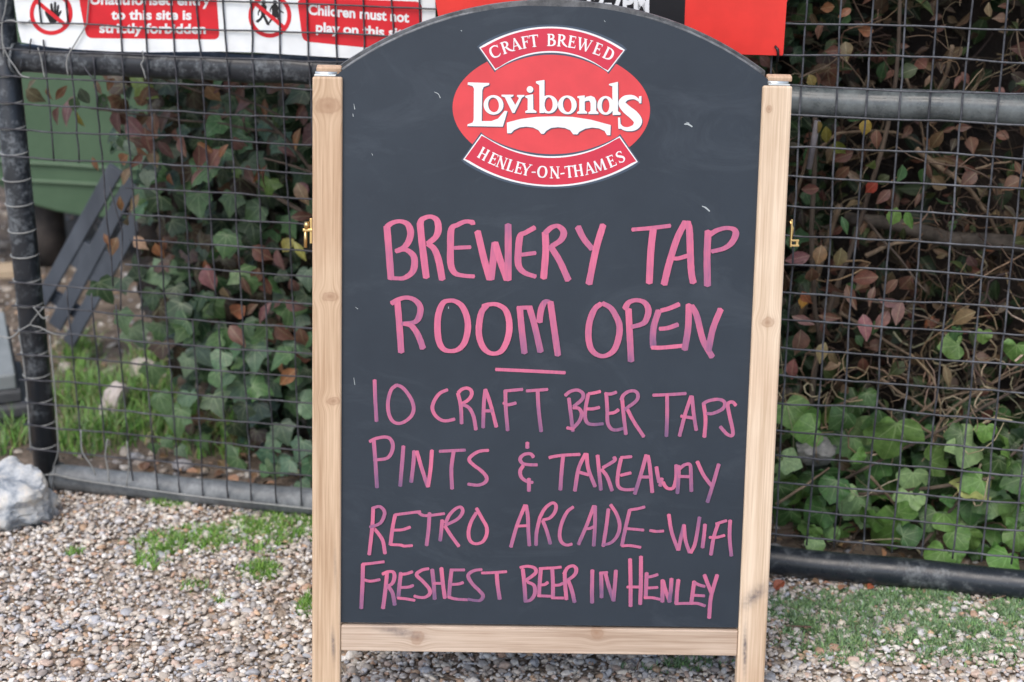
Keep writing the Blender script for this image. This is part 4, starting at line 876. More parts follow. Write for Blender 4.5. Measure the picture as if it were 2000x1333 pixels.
G_mid, G_dark, G_pale, G_yel = (.07, .148, .058), (.026, .062, .026), (.15, .23, .15), (.17, .25, .045)  # G_yel puts the glow of a backlit leaf into its colour
R_br, R_pu, R_or, R_tan = (.14, .065, .048), (.17, .085, .085), (.24, .105, .05), (.24, .165, .10)
def above(P, d, zmin=.025):
    return P if P[2] > zmin else P + np.array([0, 0, zmin - P[2]])
def pick(lst, parent, meshes, dfun, ups=.45, sp=.30, angs=.7):
    for (px, py, sz, c, *rest) in lst:
        d = dfun(px, py); P = atw(px, py, d)
        if P[2] < .03:
            g = ground(px, py, .035); P = g
        size = sz / F * np.linalg.norm(P - CAM) * .98
        ang = rest[0] if rest else RNG.normal(0, angs)
        R3 = orient(rnormal(ups, sp), ang)
        P0 = P - R3[:, 1] * size * .5        # centre the leaf on the spot
        put_leaf(parent, meshes[RNG.integers(len(meshes))], P0, size, R3, jitcol(c, .15))

def stemset(name, parent, paths, m=M_stem):
    for pts, r0, r1 in paths:
        P = catmull(pts, 6); t = MB(); n = len(P)
        t.tube([p + np.array([noise.noise(Vector(p) * 30) * .003] * 3) for p in P], [r0 + (r1 - r0) * i / (n - 1) for i in range(n)], 8); t.build(name, m, parent, smooth=True)

# ---- ivy and purple shrub behind the left gate
iv = empty('ivy_plant', W(-.35, .3, 0), 'dark green ivy with pointed lobed leaves climbing behind the left gate', 'ivy')
dl = lambda px, py: .16 + .16 * RNG.random()
ivL = [(391, 343, 58, (.10, .17, .07)), (469, 346, 42, (.20, .27, .09)), (388, 402, 54, G_mid), (448, 402, 48, G_mid), (463, 258, 50, G_mid), (416, 250, 44, G_mid), (483, 238, 42, (.08, .15, .09)), (470, 285, 44, (.07, .14, .08)), (516, 261, 38, (.08, .16, .11)), (540, 238, 38, G_mid), (574, 188, 48, G_dark), (448, 206, 38, G_dark), (524, 370, 38, (.08, .17, .03)), (448, 484, 54, G_mid), (492, 420, 46, G_mid), (273, 311, 42, G_pale), (287, 352, 34, G_pale), (271, 185, 50, G_yel), (300, 402, 48, G_dark), (495, 455, 52, G_dark), (250, 330, 30, G_dark),
       (205, 575, 52, G_dark), (297, 538, 52, G_pale), (350, 644, 60, (.06, .12, .07)), (393, 605, 54, (.05, .11, .06)), (270, 664, 54, G_pale), (238, 634, 50, (.11, .20, .09)), (297, 590, 46, G_dark), (399, 697, 56, (.10, .17, .11)), (469, 727, 62, G_mid), (363, 790, 48, (.10, .18, .10)), (317, 793, 50, G_mid), (297, 737, 46, G_mid), (469, 780, 56, (.09, .17, .11)), (346, 830, 62, (.09, .17, .07)), (439, 482, 48, G_mid), (390, 650, 46, G_dark), (495, 812, 50, (.09, .16, .12)), (430, 745, 44, G_mid), (520, 765, 50, G_dark), (555, 850, 46, (.09, .16, .11)), (575, 800, 44, G_mid), (590, 740, 44, G_dark), (545, 700, 40, G_dark), (360, 720, 44, G_pale), (500, 690, 44, G_mid), (420, 560, 40, G_dark), (345, 580, 42, G_dark), (330, 610, 40, G_mid), (310, 655, 44, G_mid), (300, 880, 24, G_mid), (356, 885, 26, (.09, .17, .09)), (330, 868, 26, G_mid), (398, 868, 34, G_mid), (520, 900, 40, (.07, .15, .11)), (560, 915, 44, (.08, .16, .11)), (596, 880, 40, G_mid), (585, 590, 40, G_dark), (240, 560, 34, G_dark), (560, 230, 34, G_dark), (590, 300, 34, G_dark), (505, 210, 36, G_dark), (390, 290, 34, G_dark), (350, 260, 36, G_dark)]
pick(ivL, iv, ME_ivy, dl, .5, .28, .6)
for i in range(232):
    for _ in range(40):
        u = RNG.uniform(-.74, .42); z = RNG.uniform(.0, .86) ** 1.0
        if i > 130: u = RNG.uniform(-.66, -.22); z = RNG.uniform(.0, .32)
        lim = -.76 + max(0, .28 - z) * .5 - (.06 if z > .6 else 0)
        dens = .95 if z < .40 else .55
        if u > lim and RNG.random() < dens: break
    d = RNG.uniform(.14, .34) if z > .12 else RNG.uniform(.1, .4)
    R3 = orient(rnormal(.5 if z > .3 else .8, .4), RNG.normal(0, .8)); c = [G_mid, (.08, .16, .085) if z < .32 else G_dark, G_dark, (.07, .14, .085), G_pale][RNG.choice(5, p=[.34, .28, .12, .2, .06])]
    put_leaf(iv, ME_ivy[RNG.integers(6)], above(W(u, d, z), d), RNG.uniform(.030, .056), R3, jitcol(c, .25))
def massfill(name, parent, n, variants, m, fn, smin, smax, cols, probs, up=.4, sp=.55, ca=.3):
    Ps = np.array([fn() for _ in range(n)]); Rs = np.array([orient(rnormal(up, sp), RNG.normal(0, 1.1)) for _ in range(n)])
    ch = RNG.choice(len(cols), n, p=probs); cc = np.array([jitcol(cols[k], ca) for k in ch])
    return mass(name, parent, variants, m, Ps, RNG.uniform(smin, smax, n), Rs, cc)
def f_ivl():
    while True:
        u = RNG.uniform(-1.0, .5); z = RNG.uniform(0, 1.25)
        d = RNG.uniform(.26, .62)
        if u > -.755 - .60 * (d - .14) - (.04 if z > .62 else 0) + .30 * max(0, .3 - z) + .03 * noise.noise((z * 9, d * 5, 2)): break
    return above(W(u, d, z), 0)
massfill('leaf_mass', iv, 3600, A_ivy, M_leafI_a, f_ivl, .028, .052, [(.018, .045, .02), G_mid, (.05, .033, .022), (.10, .05, .03)], [.58, .12, .18, .12])  # inner leaves coloured darker to paint shaded gaps between the front leaves
stemset('stem', iv, [([W(-.18, .30, 0), W(-.20, .30, .3), W(-.26, .28, .6), W(-.30, .30, .95), W(-.33, .34, 1.3)], .013, .008), ([W(-.02, .26, 0), W(-.10, .24, .35), W(-.20, .24, .58), W(-.26, .25, .95)], .009, .006),
    ([W(-.12, .26, .02), W(-.16, .22, .35), W(-.24, .22, .62), W(-.36, .22, .82), W(-.42, .24, 1.2)], .008, .005), ([W(-.3, .3, 0), W(-.36, .26, .3), W(-.44, .24, .5), W(-.6, .24, .60)], .007, .004), ([W(-.10, .2, .22), W(-.30, .2, .50), W(-.44, .2, .66)], .0032, .0022), ([W(-.36, .2, .33), W(-.37, .19, .5), W(-.42, .2, .74)], .0028, .002)])

sh = empty('leafy_shrub', W(-.42, .3, 0), 'shrub with drooping bronze and purple leaves behind the upper left mesh', 'shrub')
redL = [(132, 214, 50, R_pu), (109, 228, 38, R_pu), (68, 188, 36, (.10, .08, .05)), (95, 185, 34, R_or), (118, 182, 34, R_or), (145, 205, 30, G_mid), (155, 235, 30, (.20, .18, .03)), (264, 251, 48, R_pu), (287, 277, 50, R_br), (228, 241, 44, R_pu), (300, 245, 40, R_br), (243, 232, 44, R_br), (320, 235, 40, R_br), (416, 312, 46, R_pu), (400, 290, 32, R_or), (434, 296, 32, R_or), (416, 185, 40, (.22, .13, .06)), (469, 191, 38, R_br), (409, 545, 48, R_pu), (405, 524, 34, R_or), (462, 608, 42, R_or), (488, 605, 40, R_br), (515, 611, 44, R_pu), (545, 605, 42, R_br), (577, 598, 40, R_pu), (512, 496, 42, R_br), (545, 509, 38, R_pu), (554, 651, 44, R_br), (462, 655, 44, R_br), (561, 737, 44, R_or), (548, 718, 34, R_or), (221, 482, 34, R_or), (210, 470, 26, R_or), (310, 492, 32, R_or), (318, 480, 28, R_br), (274, 476, 32, (.42, .27, .20)), (245, 345, 34, R_tan), (240, 312, 30, R_or), (235, 400, 30, R_or), (250, 430, 40, R_tan), (262, 395, 32, R_tan), (560, 480, 34, (.25, .22, .05)), (585, 490, 38, (.28, .25, .06)), (568, 640, 36, R_br), (590, 660, 36, R_br), (520, 560, 36, R_br), (480, 560, 36, R_br), (440, 575, 36, R_tan), (355, 285, 36, R_br), (345, 270, 34, R_br), (185, 320, 24, R_or), (165, 190, 34, (.12, .14, .10)), (200, 200, 34, (.12, .14, .11)), (190, 170, 28, R_tan), (215, 165, 24, R_or), (60, 165, 24, (.12, .09, .06)), (255, 290, 34, G_pale), (240, 280, 30, G_mid), (500, 540, 34, R_br), (575, 560, 34, R_pu), (530, 660, 32, R_br), (590, 700, 36, R_br), (300, 310, 30, R_tan)]
redL = [(q[0], q[1], q[2] * 1.18) + tuple(q[3:]) for q in redL]
pick(redL, sh, ME_red, lambda a, b: .09 + .10 * RNG.random(), .15, .32, .55)
for i in range(150):
    if i % 3: u, z = RNG.uniform(-.50, .3), RNG.uniform(.3, .95)
    else: u, z = RNG.uniform(-.84, -.3), RNG.uniform(.62, .88)
    R3 = orient(rnormal(.2, .5), RNG.normal(0, .8)); c = [R_br, R_pu, R_or, R_tan, G_mid, (.10, .12, .08)][RNG.choice(6, p=[.34, .2, .12, .14, .1, .1])]
    put_leaf(sh, ME_red[RNG.integers(6)], W(u, RNG.uniform(.10, .26), z), RNG.uniform(.028, .048), R3, jitcol(c, .25))
stemset('branch', sh, [([W(-.25, .25, 0), W(-.34, .22, .4), W(-.5, .2, .7), W(-.74, .18, .80)], .006, .002), ([W(-.5, .2, .7), W(-.66, .17, .72), W(-.86, .14, .74)], .003, .0015), ([W(-.3, .2, .45), W(-.40, .17, .62), W(-.52, .16, .66)], .003, .002), ([W(-.2, .2, 0), W(-.2, .18, .3), W(-.28, .15, .45)], .004, .002), ([W(-.46, .14, .74), W(-.62, .14, .80), W(-.80, .15, .82)], .0025, .0015)])

# ---- right side
iv2 = empty('ivy_plant', W(.8, .2, 0), 'bright green ivy with broad rounded leaves sprawling low behind the right gate', 'ivy')
Gb, Gl, Gm = (.12, .25, .06), (.21, .36, .15), (.05, .125, .035)  # Gm is deepened to help paint the dark gaps between leaves
ivS = 1.02
ivR = [(1656, 892, 72, Gl), (1743, 867, 82, Gb), (1899, 871, 74, Gl), (1839, 892, 54, Gb), (1893, 946, 66, (.36, .42, .14), 2.4), (1889, 1004, 66, Gl), (1710, 946, 76, Gb), (1735, 1045, 76, (.12, .24, .06)), (1665, 996, 54, Gl), (1785, 950, 52, Gl), (1777, 985, 48, Gl), (1955, 979, 58, Gl), (1976, 892, 62, Gb), (1548, 813, 56, Gb), (1532, 925, 60, Gl), (1553, 965, 54, Gb), (1532, 1016, 44, Gm), (1586, 1037, 44, Gb), (1602, 996, 44, Gb), (1640, 826, 44, Gm), (1706, 838, 46, Gm), (1619, 1045, 32, Gl), (1818, 1020, 44, Gm), (1897, 1058, 38, Gb), (1934, 1087, 46, Gb), (1984, 1012, 56, Gb), (1860, 850, 34, Gm), (1854, 678, 40, Gb), (1985, 695, 44, Gb), (1920, 661, 26, Gb), (1870, 655, 26, Gm), (1800, 900, 44, Gm), (1840, 960, 50, Gm), (1690, 1010, 46, Gm), (1945, 1040, 48, Gb), (1990, 1060, 44, Gb), (1860, 1020, 46, Gb), (1770, 1000, 46, Gm), (1590, 950, 46, Gm), (1560, 880, 44, Gm), (1600, 860, 44, Gm), (1940, 920, 50, Gm), (1620, 940, 44, Gm), (1745, 920, 46, Gm), (1810, 850, 36, Gm), (1700, 780, 30, Gm), (1590, 1070, 30, Gl), (1980, 940, 50, Gm), (1925, 850, 34, Gb)]
ivR = [(q[0], q[1], q[2] * ivS) + tuple(q[3:]) for q in ivR]
pick(ivR, iv2, ME_big, lambda a, b: .10 + .10 * RNG.random(), .45, .42, .8)
for i in range(165):
    u = RNG.uniform(.28, 1.7); z = RNG.uniform(.0, .25) + .05 * noise.noise((u * 5, 0, 0)); d = RNG.uniform(.07, .36)
    R3 = orient(rnormal(.55, .5), RNG.normal(0, .9)); put_leaf(iv2, ME_big[RNG.integers(4)], above(W(u, d, z * (1 if d > .12 else .8)), d), RNG.uniform(.020, .050), R3, jitcol([Gm, Gb, Gl][RNG.choice(3, p=[.55, .33, .12])], .2))
def f_ivr():
    u = RNG.uniform(.2, 2.0); return above(W(u, RNG.uniform(.16, .5), RNG.uniform(0, .22)), 0)
massfill('leaf_mass', iv2, 700, A_big, M_leafI_a, f_ivr, .025, .045, [(.03, .075, .02), (.015, .04, .014), (.06, .04, .02)], [.4, .42, .18])  # filler leaves darkened so the gaps behind the broad leaves look shaded
stemset('stem', iv2, [([W(.4, .3, .02), W(.62, .16, .10), W(.8, .12, .16), W(1.0, .2, .2)], .004, .003), ([W(.72, .10, .02), W(.80, .14, .13), W(.92, .2, .24)], .0035, .0025), ([W(.55, .16, .10), W(.75, .14, .25), W(.95, .22, .36), W(1.2, .25, .5)], .003, .003)])

sh2 = empty('leafy_shrub', W(.7, .3, 0), 'straggly shrub with dusky pink leaves between dead twigs behind the right gate', 'shrub')
redR = [(1690, 640, 48, (.30, .14, .15)), (1723, 626, 42, (.28, .13, .13)), (1740, 592, 50, (.28, .15, .16)), (1754, 612, 44, (.24, .13, .12)), (1702, 578, 36, R_br), (1768, 554, 40, R_br), (1688, 543, 50, R_br, 1.4), (1626, 561, 42, R_br), (1569, 626, 44, R_pu), (1561, 671, 50, R_br), (1547, 723, 42, (.28, .12, .12)), (1612, 647, 44, R_pu), (1557, 505, 46, R_pu, 1.3), (1661, 578, 50, R_br), (1615, 15, 28, R_or, 1.4), (1650, 25, 26, R_or, 1.), (1627, 100, 30, R_br, 1.5), (1581, 370, 36, R_br, 1.4), (1701, 367, 30, (.30, .05, .03)), (1644, 339, 36, R_br), (1712, 273, 34, R_br), (1725, 385, 34, R_pu), (1628, 700, 34, R_tan), (1625, 715, 34, R_tan), (1605, 690, 40, R_tan), (1575, 583, 30, R_or), (1568, 590, 26, (.35, .20, .04)), (1880, 620, 50, (.22, .15, .09)), (1700, 325, 44, (.14, .18, .06), .4), (1614, 265, 34, (.18, .18, .03)), (1690, 250, 32, (.30, .22, .05)), (1640, 290, 34, (.16, .18, .03)), (1600, 250, 26, (.25, .18, .05)), (1585, 160, 28, (.22, .18, .06)), (1650, 440, 34, G_mid), (1745, 425, 38, Gb), (1775, 430, 34, Gb), (1800, 345, 44, G_mid), (1760, 340, 34, G_mid), (1690, 60, 30, R_or, 1.5), (1600, 60, 28, R_br), (1780, 560, 30, R_br), (1600, 500, 38, (.20, .13, .06)), (1640, 505, 38, (.16, .12, .06)), (1740, 560, 34, R_br), (1620, 620, 40, R_br), (1585, 540, 36, R_br)]
redR = [(q[0], q[1], q[2] * 1.1, tuple(1.2 * v for v in q[3])) + tuple(q[4:]) for q in redR]
pick(redR, sh2, ME_red, lambda a, b: .09 + .09 * RNG.random(), .2, .35, .55)
for i in range(95):
    u = RNG.uniform(.3, 1.0); z = RNG.uniform(.25, 1.2)
    R3 = orient(rnormal(.2, .6), RNG.normal(0, 1.)); put_leaf(sh2, ME_red[RNG.integers(6)], W(u, RNG.uniform(.2, .42), z), RNG.uniform(.022, .04), R3, jitcol([R_br, R_pu, R_or, R_tan, G_mid][RNG.choice(5, p=[.4, .22, .08, .15, .15])], .25))
stemset('branch', sh2, [([W(.50, .3, 0), W(.52, .26, .35), W(.58, .24, .60), W(.62, .24, .85), W(.60, .26, 1.2)], .006, .003), ([W(.58, .24, .6), W(.66, .22, .52), W(.70, .2, .48)], .003, .0015), ([W(.54, .25, .45), W(.66, .22, .44), W(.74, .2, .42)], .0028, .0015), ([W(.52, .25, .35), W(.50, .22, .5), W(.49, .2, .78)], .0045, .0045)])
t = MB(); t.tube([atw(1597, 236, .15), atw(1580, 330, .15)], [.0055, .0048], 8); o = t.build('cane', noisy('grey_cane', (.16, .15, .17), (.30, .29, .31), 20, .7), sh2, smooth=True)

# dead twigs: the thick ones single, the tangle as a mass
tw = empty('dead_climber', W(1.0, .35, 0), 'tangle of bare brown climber stems filling the upper right behind the mesh', 'climber')
stemset('stem', tw, [([atw(1650, 425, .34), atw(1750, 440, .33), atw(1850, 465, .32), atw(2010, 478, .3)], .012, .016)], noisy('old_stem', (.03, .025, .02), (.10, .085, .07), 30, .85, .6, 90))
def seg(px, py, d): return atw(px, py, d)
M_tan = noisy('tan_twig', (.09, .06, .04), (.24, .18, .12), 40, .8, .5, 150)
big = [([(1600, 290), (1640, 262), (1720, 258), (1790, 275), (1840, 310)], .3, .0032), ([(1790, 290), (1830, 325), (1870, 350), (1900, 380), (1930, 420), (1960, 480)], .24, .0055), ([(1880, 350), (1920, 325), (1975, 315)], .24, .003), ([(1690, 500), (1740, 478), (1800, 470)], .22, .0045), ([(1640, 610), (1720, 660), (1790, 700)], .22, .0038), ([(1720, 740), (1780, 780), (1850, 800), (2010, 700)], .18, .0032), ([(1790, 810), (1840, 780), (1930, 760)], .2, .003), ([(1640, 790), (1690, 775), (1720, 790), (1760, 830), (1790, 860)], .18, .003), ([(1820, 870), (1840, 820), (1900, 770), (2010, 715)], .17, .003), ([(1515, 985), (1570, 950), (1620, 915)], .06, .003), ([(1700, 930), (1760, 1000), (1790, 1040)], .1, .003), ([(1780, 820), (1830, 850), (1890, 860)], .15, .003),
       ([(1770, 150), (1800, 250), (1810, 330)], .3, .003), ([(1560, 150), (1600, 135), (1640, 110)], .16, .002), ([(1640, 110), (1670, 140), (1690, 170)], .15, .0016), ([(1860, 90), (1850, 140), (1830, 180)], .2, .004), ([(1590, 260), (1570, 330), (1545, 420)], .22, .004), ([(1610, 480), (1590, 560), (1560, 620)], .25, .007), ([(1640, 400), (1620, 460), (1600, 520)], .24, .006)]
for pts, d, r in big:
    P = catmull([seg(a, b, d + .02 * i) for i, (a, b) in enumerate(pts)], 6); t = MB(); n = len(P)
    t.tube([p + np.array([0, 0, noise.noise(Vector(p) * 40) * .004]) for p in P], [r * (1 - .45 * i / n) for i in range(n)], 7); t.build('stem', M_tan, tw, smooth=True)
def twigmass(name, parent, n, fn, length, r, cols, curl=1.0, m=M_twig, seg_=9):
    V, T, Cc = [], [], []; base = np.array(MWof(parent).translation) if parent is not None else np.zeros(3); off = 0
    for _ in range(n):
        P = np.array(fn()); d = RNG.normal(0, 1, 3); d[2] *= .8; d -= WN * (d @ WN) * .6; d /= np.linalg.norm(d); k = RNG.normal(0, curl, 3); L_ = length * RNG.uniform(.4, 1.4); rr = r * RNG.lognormal(0, .35); c = jitcol(cols[RNG.integers(len(cols))], .3)
        up_ = np.cross(d, WN); up_ /= np.linalg.norm(up_) + 1e-9; pts = []
        for i in range(seg_):
            pts.append(P.copy()); P = P + d * L_ / seg_; d = d + np.cross(k, d) / seg_ * 2 + RNG.normal(0, .12, 3); d /= np.linalg.norm(d)
            if P[2] < .01: P[2] = .01; d[2] = abs(d[2])
        for i, p in enumerate(pts):
            t_ = pts[min(i + 1, seg_ - 1)] - pts[max(0, i - 1)]; t_ /= np.linalg.norm(t_) + 1e-9; a = np.cross(t_, WN); a /= np.linalg.norm(a) + 1e-9; b = np.cross(a, t_); q = rr * (1 - .6 * i / seg_)
            for j in range(4): th = j * math.pi / 2; V.append(p + q * (a * math.cos(th) + b * math.sin(th)) - base); Cc.append(c)
            if i:
                o_ = off + 4 * i
                for j in range(4): j2 = (j + 1) % 4; T.append((o_ - 4 + j, o_ - 4 + j2, o_ + j2)); T.append((o_ - 4 + j, o_ + j2, o_ + j))
        off += 4 * seg_
    me = arrays_mesh(name, np.array(V), np.array(T), np.array(Cc)); o = link(name, me, m, parent); o['kind'] = 'stuff'; return o
TC = [(.12, .08, .05), (.19, .135, .085), (.075, .05, .035), (.055, .04, .032), (.25, .19, .12), (.09, .06, .04)]
def f_tw():
    while True:
        u = RNG.uniform(.3, 2.1); z = RNG.uniform(.2, 1.3)
        if RNG.random() < (1. if .24 < z < .85 and u > .5 else .45): return W(u, RNG.uniform(.2, .55), z)
twigmass('twig_tangle', tw, 1100, f_tw, .22, .0012, TC, 2.0)
def f_tw2(): return W(RNG.uniform(.35, 2.0), RNG.uniform(.12, .4), abs(RNG.normal(.26, .07)))
twigmass('dry_grass_tangle', tw, 260, f_tw2, .22, .0016, [(.40, .32, .21), (.30, .22, .14), (.45, .37, .25)], 2.0)

# evergreen hedge; its overhanging top is added above the view to shade the bank
hd = empty('evergreen_hedge', W(.6, .9, 0), 'dark overgrown evergreen hedge rising from the bank behind both gates, top overhang added for shade', 'hedge')
for u in (-.3, .25, .8, 1.4, 1.95):
    stemset('trunk', hd, [([W(u, .8, 0), W(u + .04, .72, .8), W(u - .03, .62, 1.6), W(u + .05, .5, 2.2)], .03, .018)])
Gh = [(.022, .045, .018), (.035, .07, .025), (.05, .035, .02), (.012, .028, .012)]
def f_h1():
    u = RNG.uniform(-.97, 2.2); z = RNG.uniform(.15, 1.5); return W(u, bank_d(u, z) - RNG.uniform(.0, .12), z)
def f_h3():
    u = RNG.uniform(.25, 2.1); z = RNG.uniform(.22, 1.15); return W(u, RNG.uniform(.24, .5), z)
massfill('dead_leaves', tw, 2300, A_red, M_leafR_a, f_h3, .018, .042, [(.13, .08, .05), (.16, .07, .055), (.06, .085, .03), (.22, .155, .10), (.06, .042, .03)], [.28, .2, .2, .1, .22], up=.2, sp=.9)
massfill('foliage', hd, 2200, A_red, M_leafR_a, f_h1, .03, .06, Gh, [.35, .2, .2, .25])
def f_shade_overhang():
    while True:
        u = RNG.uniform(-.35, 2.3); z = RNG.uniform(1.10, 2.2); d = RNG.uniform(.05, 1.2)
        if z > (1.14 if u > .3 else 1.30) + .5 * max(0, .30 - d) + .12 * noise.noise((u * 3, d * 3, 0)) and z < 2.2 + .15 * noise.noise((u * 4, d * 4, 9)): return W(u, d, z)
massfill('foliage', hd, 11000, A_red, M_leafR_a, f_shade_overhang, .05, .09, Gh, [.4, .35, .05, .2], up=.6, sp=.8)  # dense overhang leaves, added to block skylight from the bank

# ---- grass
def grass(name, label, spots, hmin, hmax, cols, n, wd=.0022, lean=.5, zoff=0.):
    V, T, Cc = [], [], []; off = 0; tot = sum(s[4] for s in spots)
    for (px, py, rx, ry, wgt) in spots:
        c = ground(px, py); ex = np.linalg.norm(ground(px + rx, py) - c); ey = abs(ground(px, py - ry)[1] - c[1])
        for _ in range(int(n * wgt / tot)):
            r = math.sqrt(RNG.random()) * (1 + RNG.normal(0, .15)); a = RNG.uniform(0, 2 * math.pi)
            tx, ty = c[0] + ex * r * math.cos(a), c[1] + ey * r * math.sin(a)
            if noise.noise((tx * 28, ty * 28, 4)) * 1.3 + noise.noise((tx * 75, ty * 75, 8)) < RNG.uniform(-.45, .25): continue
            P = np.array([c[0] + ex * r * math.cos(a), c[1] + ey * r * math.sin(a), 0]); P[2] = hgt(P[0], P[1]) - .002
            h_ = RNG.uniform(hmin, hmax) * (1.15 - .5 * r); az = RNG.uniform(0, 2 * math.pi); ld = np.array([math.cos(az), math.sin(az), 0]); ln = RNG.uniform(.1, 1) * lean; sd_ = np.array([-ld[1], ld[0], 0]) if RNG.random() < .5 else np.array([1., 0, 0]); w0 = wd * RNG.uniform(.6, 1.3); col = jitcol(cols[RNG.integers(len(cols))], .22)
            for i in range(4):
                t = i / 3; q = P + np.array([0, 0, h_ * (t - .35 * ln * t * t)]) + ld * h_ * ln * t * t
                ww = w0 * (1 - .8 * t ** 1.5) * .5
                if i < 3: V += [q - sd_ * ww, q + sd_ * ww]; Cc += [col * (1 - .0 * t)] * 2
                else: V.append(q); Cc.append(col)
            T += [(off, off + 1, off + 3), (off, off + 3, off + 2), (off + 2, off + 3, off + 5), (off + 2, off + 5, off + 4), (off + 4, off + 5, off + 6)]; off += 7
    me = arrays_mesh(name, np.array(V), np.array(T), np.array(Cc)); return tag(link(name, me, M_blade), label, 'grass', kind='stuff')
Gg = [(.15, .31, .045), (.10, .24, .035), (.22, .37, .07), (.12, .26, .05)]
grass('grass', 'fresh green grass patch growing in the gravel left of the chalkboard', [(355, 1062, 95, 28, 5), (430, 1045, 90, 24, 4), (300, 1095, 40, 24, 2), (530, 1022, 80, 20, 4), (560, 1050, 55, 16, 2), (510, 1115, 45, 18, 2.4), (335, 988, 50, 9, 1), (600, 1015, 40, 22, 1.4), (600, 1180, 18, 26, 1.2), (380, 1148, 30, 12, .5), (510, 1075, 40, 12, .6), (145, 1085, 20, 8, .25), (430, 1175, 18, 10, .3)], .008, .026, Gg, 9000, .0020, 1.1)
grass('grass', 'long green grass blades behind the low rail of the left gate', [(170, 780, 70, 40, 3), (260, 790, 80, 40, 4), (190, 860, 90, 30, 3), (330, 840, 70, 30, 2), (150, 700, 40, 30, 1), (300, 720, 60, 30, 1.2), (420, 880, 90, 22, 1.2), (480, 840, 60, 20, .8), (20, 870, 30, 20, .8)], .04, .12, [(.12, .28, .045), (.07, .17, .03), (.19, .37, .07), (.10, .20, .06), (.22, .22, .10)], 5200, .0030, 1.1)
grass('moss_and_weeds', 'patchy low weeds and short grass in the gravel right of the chalkboard', [(1700, 1200, 210, 52, 8), (1580, 1215, 70, 50, 2), (1880, 1240, 120, 40, 4), (1790, 1165, 150, 16, 2), (1980, 1200, 60, 40, 2), (1330, 1300, 110, 14, .6), (1650, 1260, 120, 40, 2), (1900, 1280, 120, 30, 1)], .006, .020, [(.15, .25, .12), (.17, .30, .10), (.11, .19, .09), (.25, .36, .20)], 40000, .0030, 1.3)

# ---- litter
M_lit = M_leafR_a
def litter(label, fn, n, cols, smin, smax):
    Ps = np.array([fn() for _ in range(n)]); Rs = np.array([orient(np.array([0, -.15, 1.]) + RNG.normal(0, .3, 3), RNG.uniform(0, 6.28)) for _ in range(n)]); cc = np.array([jitcol(cols[RNG.integers(len(cols))], .3) for _ in range(n)])
    o = mass('leaf_litter', None, A_red, M_lit, Ps, RNG.uniform(smin, smax, n), Rs, cc); tag(o, label, 'dead leaves'); return o
def fl1():
    u = RNG.uniform(-.8, 1.8); d = RNG.uniform(.03, .45); P = W(u, d, 0); P[2] = hgt(P[0], P[1]) + .006 + RNG.random() * .01; return P
litter('dead brown leaves littering the soil just behind the low rails', fl1, 620, [(.18, .10, .06), (.28, .18, .10), (.10, .06, .04), (.36, .22, .13)], .018, .036)
def fl2():
    P = ground(RNG.uniform(1515, 1760), RNG.uniform(1128, 1165)); P[2] = hgt(P[0], P[1]) + .010; return P
litter('few russet dead leaves on the gravel in front of the right gate', fl2, 16, [(.42, .13, .06), (.38, .22, .14), (.25, .10, .06)], .014, .030)
def fg(): 
    P = ground(RNG.uniform(-50, 2050), RNG.uniform(1020, 1330)); P[2] = hgt(P[0], P[1]) + .010; return P
o = twigmass('dead_twigs', None, 70, fg, .055, .0009, [(.22, .14, .10), (.30, .22, .16), (.14, .09, .07)], .5, seg_=6)
tag(o, 'thin brown broken twigs scattered over the gravel', 'twigs')
def fb():
    u = RNG.uniform(-.8, 1.8); P = W(u, RNG.uniform(.04, .4), 0); P[2] = .02; return P
o = twigmass('dead_twigs', None, 160, fb, .12, .0013, TC, .8, seg_=7); tag(o, 'dry twigs lying on the soil behind the gates', 'twigs')

# ------------------------------------------------------------------ rocks
def rock(name, label, P, rx, ry, rz, seed, m, sub=4, rot=0., rough=.16):
    bm = bmesh.new(); bmesh.ops.create_icosphere(bm, subdivisions=sub, radius=1); rnd = random.Random(seed)
    cuts = [(Vector((rnd.gauss(0, 1), rnd.gauss(0, 1), rnd.gauss(0, .8))).normalized(), rnd.uniform(.58, .88)) for _ in range(9)]
    for v in bm.verts:
        p = v.co.copy()
        for d, c in cuts:
            e = p.dot(d) - c
            if e > 0: p -= d * e * .80
        q = p * 1.5 + Vector((seed, 0, 0))
        p *= 1 + rough * noise.fractal(q * 1.3, .95, 2.1, 5) + .05 * noise.noise(q * 6)
        v.co = Vector((p.x * rx, p.y * ry, p.z * rz))
    me = bpy.data.meshes.new(name); bm.to_mesh(me); bm.free(); me.shade_smooth()
    try: me.set_sharp_from_angle(angle=rad(32))
    except Exception: pass
    o = link(name, me, m); o.location = [float(a) for a in P]; o.rotation_euler = (rot * .3, .1, rot); return tag(o, label, 'rock')
def flint_mat():
    m, ns, L, b = mat('flint'); tc = N(ns, 'TexCoord')
    n1 = N(ns, 'TexNoise', i_Scale=16., i_Detail=9., i_Roughness=.68, i_Distortion=.3); L.new(tc.outputs['Object'], n1.inputs['Vector'])
    r = ramp(ns, [(.32, (.11, .125, .15)), (.42, (.22, .25, .28)), (.50, (.42, .44, .45)), (.60, (.58, .56, .51)), (.70, (.45, .35, .26))]); L.new(n1.outputs[0], r.inputs[0])
    L.new(r.outputs[0], b.inputs['Base Color']); b.inputs['Roughness'].default_value = .6
    n2 = N(ns, 'TexNoise', i_Scale=90., i_Detail=6.); L.new(tc.outputs['Object'], n2.inputs['Vector'])
    bp = N(ns, 'Bump', i_Strength=.5, i_Distance=.003); L.new(n2.outputs[0], bp.inputs['Height']); L.new(bp.outputs[0], b.inputs['Normal']); return m
M_flint = flint_mat(); M_rock = noisy('pale_rock', (.30, .26, .23), (.62, .56, .52), 14, .8, .6, 60, bdist=.004)
